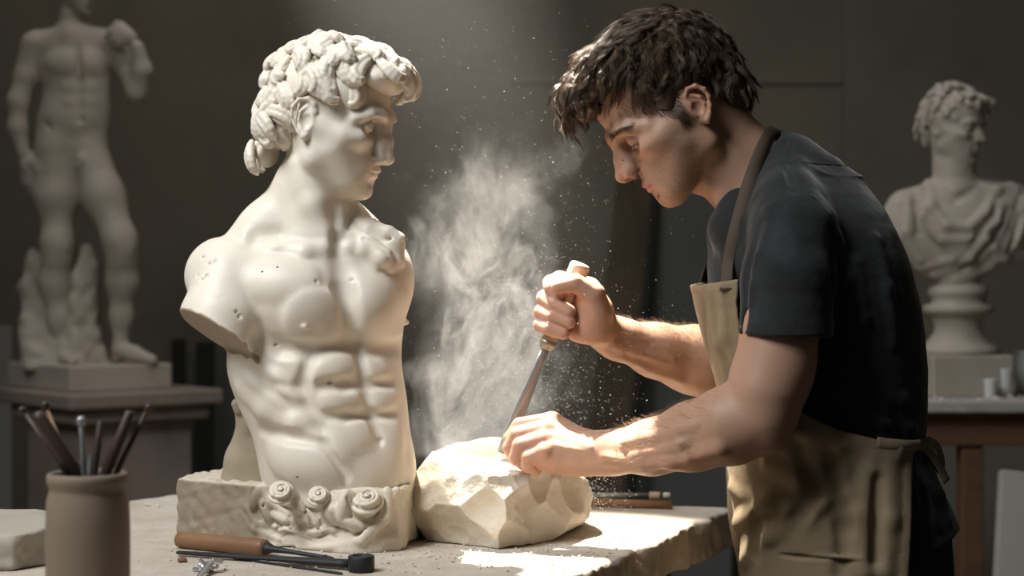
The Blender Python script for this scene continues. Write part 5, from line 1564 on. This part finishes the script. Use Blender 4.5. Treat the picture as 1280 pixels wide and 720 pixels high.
    for i, (px, py, r, lb) in enumerate([(228, 687 + 16, .0045, 'little brown pebble left of the silvery scrap'), (185, 633, .003, 'left pebble of the pair beside the bust base'), (197, 634, .0028, 'right pebble of the pair beside the bust base')]):
        Pb = Sculpt(); c = on(px, py); raw_cone(Pb, c + [-r * .3, 0, r * .7], c + [r * .4, 0, r * .7], r, r * .8, 0)
        Pb.post.append(lambda P, d: d + f32(.0006) * wob(P, 700, 5)); Pb.cut((0, 0, TABLE_Z), (0, 0, -1), 0, world=True)
        tag(link('pebble', Pb.mesh('pebble', .0007), wood_h if i == 0 else rock_m), lb, 'pebble')
# ------------------------------------------------------------------ dust hanging in the light
def volume_box(name, lo, hi, label, build, step=1.0):
    bm = box_bm(lo[0], hi[0], lo[1], hi[1], lo[2], hi[2])
    c = Vector([(a + b) / 2 for a, b in zip(lo, hi)])
    for v in bm.verts: v.co -= c
    m = bpy.data.materials.new(name); m.use_nodes = True; nt = m.node_tree; nt.nodes.clear()
    out = nt.nodes.new('ShaderNodeOutputMaterial'); vol = nt.nodes.new('ShaderNodeVolumePrincipled')
    nt.links.new(vol.outputs[0], out.inputs['Volume'])
    build(nt, vol)
    m.cycles.volume_step_rate = step
    o = bm_obj(name, bm, m); o.location = c
    tag(o, label, 'dust', kind='stuff')
    return o
class NG:
    def __init__(s, nt): s.nt = nt; s.N = nt.nodes; s.L = nt.links
    def m(s, op, a, b=None, c=None):
        n = s.N.new('ShaderNodeMath'); n.operation = op
        for i, v in enumerate((a, b, c)):
            if v is None: continue
            if isinstance(v, (int, float)): n.inputs[i].default_value = v
            else: s.L.new(v, n.inputs[i])
        return n.outputs[0]
    def comb(s, x, y, z):
        n = s.N.new('ShaderNodeCombineXYZ')
        for i, v in enumerate((x, y, z)):
            if isinstance(v, (int, float)): n.inputs[i].default_value = v
            else: s.L.new(v, n.inputs[i])
        return n.outputs[0]
    def noise(s, v, sc, det=3, dist=0, rough=.5):
        n = s.N.new('ShaderNodeTexNoise'); n.inputs['Scale'].default_value = sc; n.inputs['Detail'].default_value = det
        n.inputs['Distortion'].default_value = dist; n.inputs['Roughness'].default_value = rough; s.L.new(v, n.inputs['Vector']); return n.outputs['Fac']
if True:
    lo = (-.30, 2.02, .985); hi = (.16, 2.52, 1.50)
    cx, cy, cz = [(a + b) / 2 for a, b in zip(lo, hi)]
    def plume(nt, vol):
        g = NG(nt); tc = nt.nodes.new('ShaderNodeTexCoord'); sx = nt.nodes.new('ShaderNodeSeparateXYZ'); nt.links.new(tc.outputs['Object'], sx.inputs[0])
        X, Y, Z = sx.outputs
        z = g.m('SUBTRACT', Z, lo[2] - cz)                       # height above the block
        # wandering centre line, widening upwards
        wx = g.m('SUBTRACT', g.noise(g.comb(0, 0, Z), 5, 2), .5)
        wy = g.m('SUBTRACT', g.noise(g.comb(3, 0, Z), 6, 2), .5)
        ax = g.m('ADD', g.m('MULTIPLY', z, .02), g.m('MULTIPLY', wx, .22))
        fx = g.m('SUBTRACT', g.m('SUBTRACT', X, -.045 - cx), ax)
        fy = g.m('SUBTRACT', g.m('SUBTRACT', Y, 2.26 - cy), g.m('MULTIPLY', wy, .10))
        # turbulent warp
        n1 = g.m('SUBTRACT', g.noise(g.comb(X, Y, g.m('MULTIPLY', Z, .75)), 9, 2, 1.2), .5)
        n2 = g.m('SUBTRACT', g.noise(g.comb(Y, g.m('ADD', X, 4.0), g.m('MULTIPLY', Z, .75)), 9, 2, 1.2), .5)
        fx = g.m('ADD', fx, g.m('MULTIPLY', n1, .22)); fy = g.m('ADD', fy, g.m('MULTIPLY', n2, .22))
        rad = g.m('ADD', .055, g.m('MULTIPLY', z, .09))
        r2 = g.m('ADD', g.m('POWER', g.m('ABSOLUTE', g.m('DIVIDE', fx, rad)), 2), g.m('POWER', g.m('ABSOLUTE', g.m('DIVIDE', fy, rad)), 2))
        body = g.m('MAXIMUM', g.m('SUBTRACT', 1.0, g.m('MULTIPLY', r2, .55)), 0)
        # wisps: folded sheets of smoke
        warp = g.comb(g.m('ADD', X, g.m('MULTIPLY', n2, .16)), g.m('ADD', Y, g.m('MULTIPLY', n1, .16)), g.m('ADD', g.m('MULTIPLY', Z, .55), g.m('MULTIPLY', n1, .10)))
        w1 = g.noise(warp, 14, 6, 1.0, .56)
        ridge = g.m('SUBTRACT', 1.0, g.m('MULTIPLY', g.m('ABSOLUTE', g.m('SUBTRACT', w1, .5)), 12.0))
        ridge = g.m('MAXIMUM', ridge, 0); ridge = g.m('POWER', ridge, 2.0)
        big = g.noise(warp, 7, 3, .3)
        big = g.m('MAXIMUM', g.m('MULTIPLY', g.m('SUBTRACT', big, .40), 5.0), 0)
        dens = g.m('MULTIPLY', body, g.m('ADD', g.m('MULTIPLY', ridge, 1.9), g.m('MULTIPLY', big, .20)))
        fade = g.m('MAXIMUM', g.m('SUBTRACT', 1.0, g.m('MULTIPLY', g.m('ADD', z, g.m('MULTIPLY', n2, .5)), 2.3)), 0); fade = g.m('MINIMUM', fade, 1.3)
        fade = g.m('MULTIPLY', fade, g.m('MINIMUM', g.m('MAXIMUM', g.m('SUBTRACT', 6.0, g.m('MULTIPLY', z, 12.0)), 0), 1))      # thins out upwards
        low = g.m('MAXIMUM', g.m('SUBTRACT', 1.0, g.m('MULTIPLY', z, 5.0)), 0)
        dens = g.m('ADD', g.m('MULTIPLY', dens, fade), g.m('MULTIPLY', g.m('MULTIPLY', body, low), .5))
        dens = g.m('MULTIPLY', dens, 8.0)
        nt.links.new(dens, vol.inputs['Density'])
        vol.inputs['Color'].default_value = (.99, .97, .93, 1); vol.inputs['Anisotropy'].default_value = .25
    volume_box('dust_plume', lo, hi, 'pale wispy plume of stone dust rising from the block in the light', plume, .5)
    # haze only along the beam: its density is shaped to draw the shaft
    def haze(nt, vol):
        g = NG(nt); tc = nt.nodes.new('ShaderNodeTexCoord'); sx = nt.nodes.new('ShaderNodeSeparateXYZ'); nt.links.new(tc.outputs['Object'], sx.inputs[0])
        X, Y, Z = sx.outputs
        r2 = g.m('DIVIDE', g.m('ADD', g.m('MULTIPLY', X, X), g.m('MULTIPLY', Y, Y)), .22 * .22)
        fall = g.m('POWER', g.m('MAXIMUM', g.m('SUBTRACT', 1.0, r2), 0), 1.3)
        n = g.noise(tc.outputs['Object'], 5, 3, .4)
        zf = g.m('MINIMUM', g.m('MAXIMUM', g.m('MULTIPLY', g.m('ADD', Z, .62), 1.4), .12), 1)
        nt.links.new(g.m('MULTIPLY', g.m('MULTIPLY', fall, zf), g.m('MULTIPLY', n, .34)), vol.inputs['Density'])
        vol.inputs['Color'].default_value = (.95, .93, .90, 1); vol.inputs['Anisotropy'].default_value = 0
    o = volume_box('haze', (-.22, -.22, -.68), (.22, .22, .68), 'faint dusty haze shaped to follow the slanting shaft of light', haze, 1)
    o.location = BEAM_P - BEAM_D * .70; o.rotation_euler = (-BEAM_D).to_track_quat('Z', 'Y').to_euler()
    rs = np.random.RandomState(6); V = []; Fc = []
    tet = np.array([[1, 1, 1], [1, -1, -1], [-1, 1, -1], [-1, -1, 1]]) * .6
    i = 0
    while i < 5200:
        m_ = rs.rand()
        if m_ < .5: p = np.array([rs.normal(.03, .06), rs.normal(2.24, .07), 1.03 + abs(rs.normal(0, .13))])
        elif m_ < .7: p = np.array([rs.normal(.10, .03), rs.normal(2.28, .04), .93 + abs(rs.normal(0, .03))])
        else: p = np.array([rs.uniform(-.3, .25), rs.uniform(2.05, 2.6), rs.uniform(1.0, 1.6)])
        r = .00028 + .0005 * rs.rand() ** 4
        V.append(p + tet * r); b = i * 4; Fc += [(b, b + 1, b + 2), (b, b + 3, b + 1), (b, b + 2, b + 3), (b + 1, b + 3, b + 2)]; i += 1
    o = link('dust_specks', np_mesh('dust_specks', np.concatenate(V), np.array(Fc)), mat('dust_grain', (.8, .76, .7), .8, .3), smooth=False)
    tag(o, 'fine bright stone specks flying around the chisel', 'dust', kind='stuff')
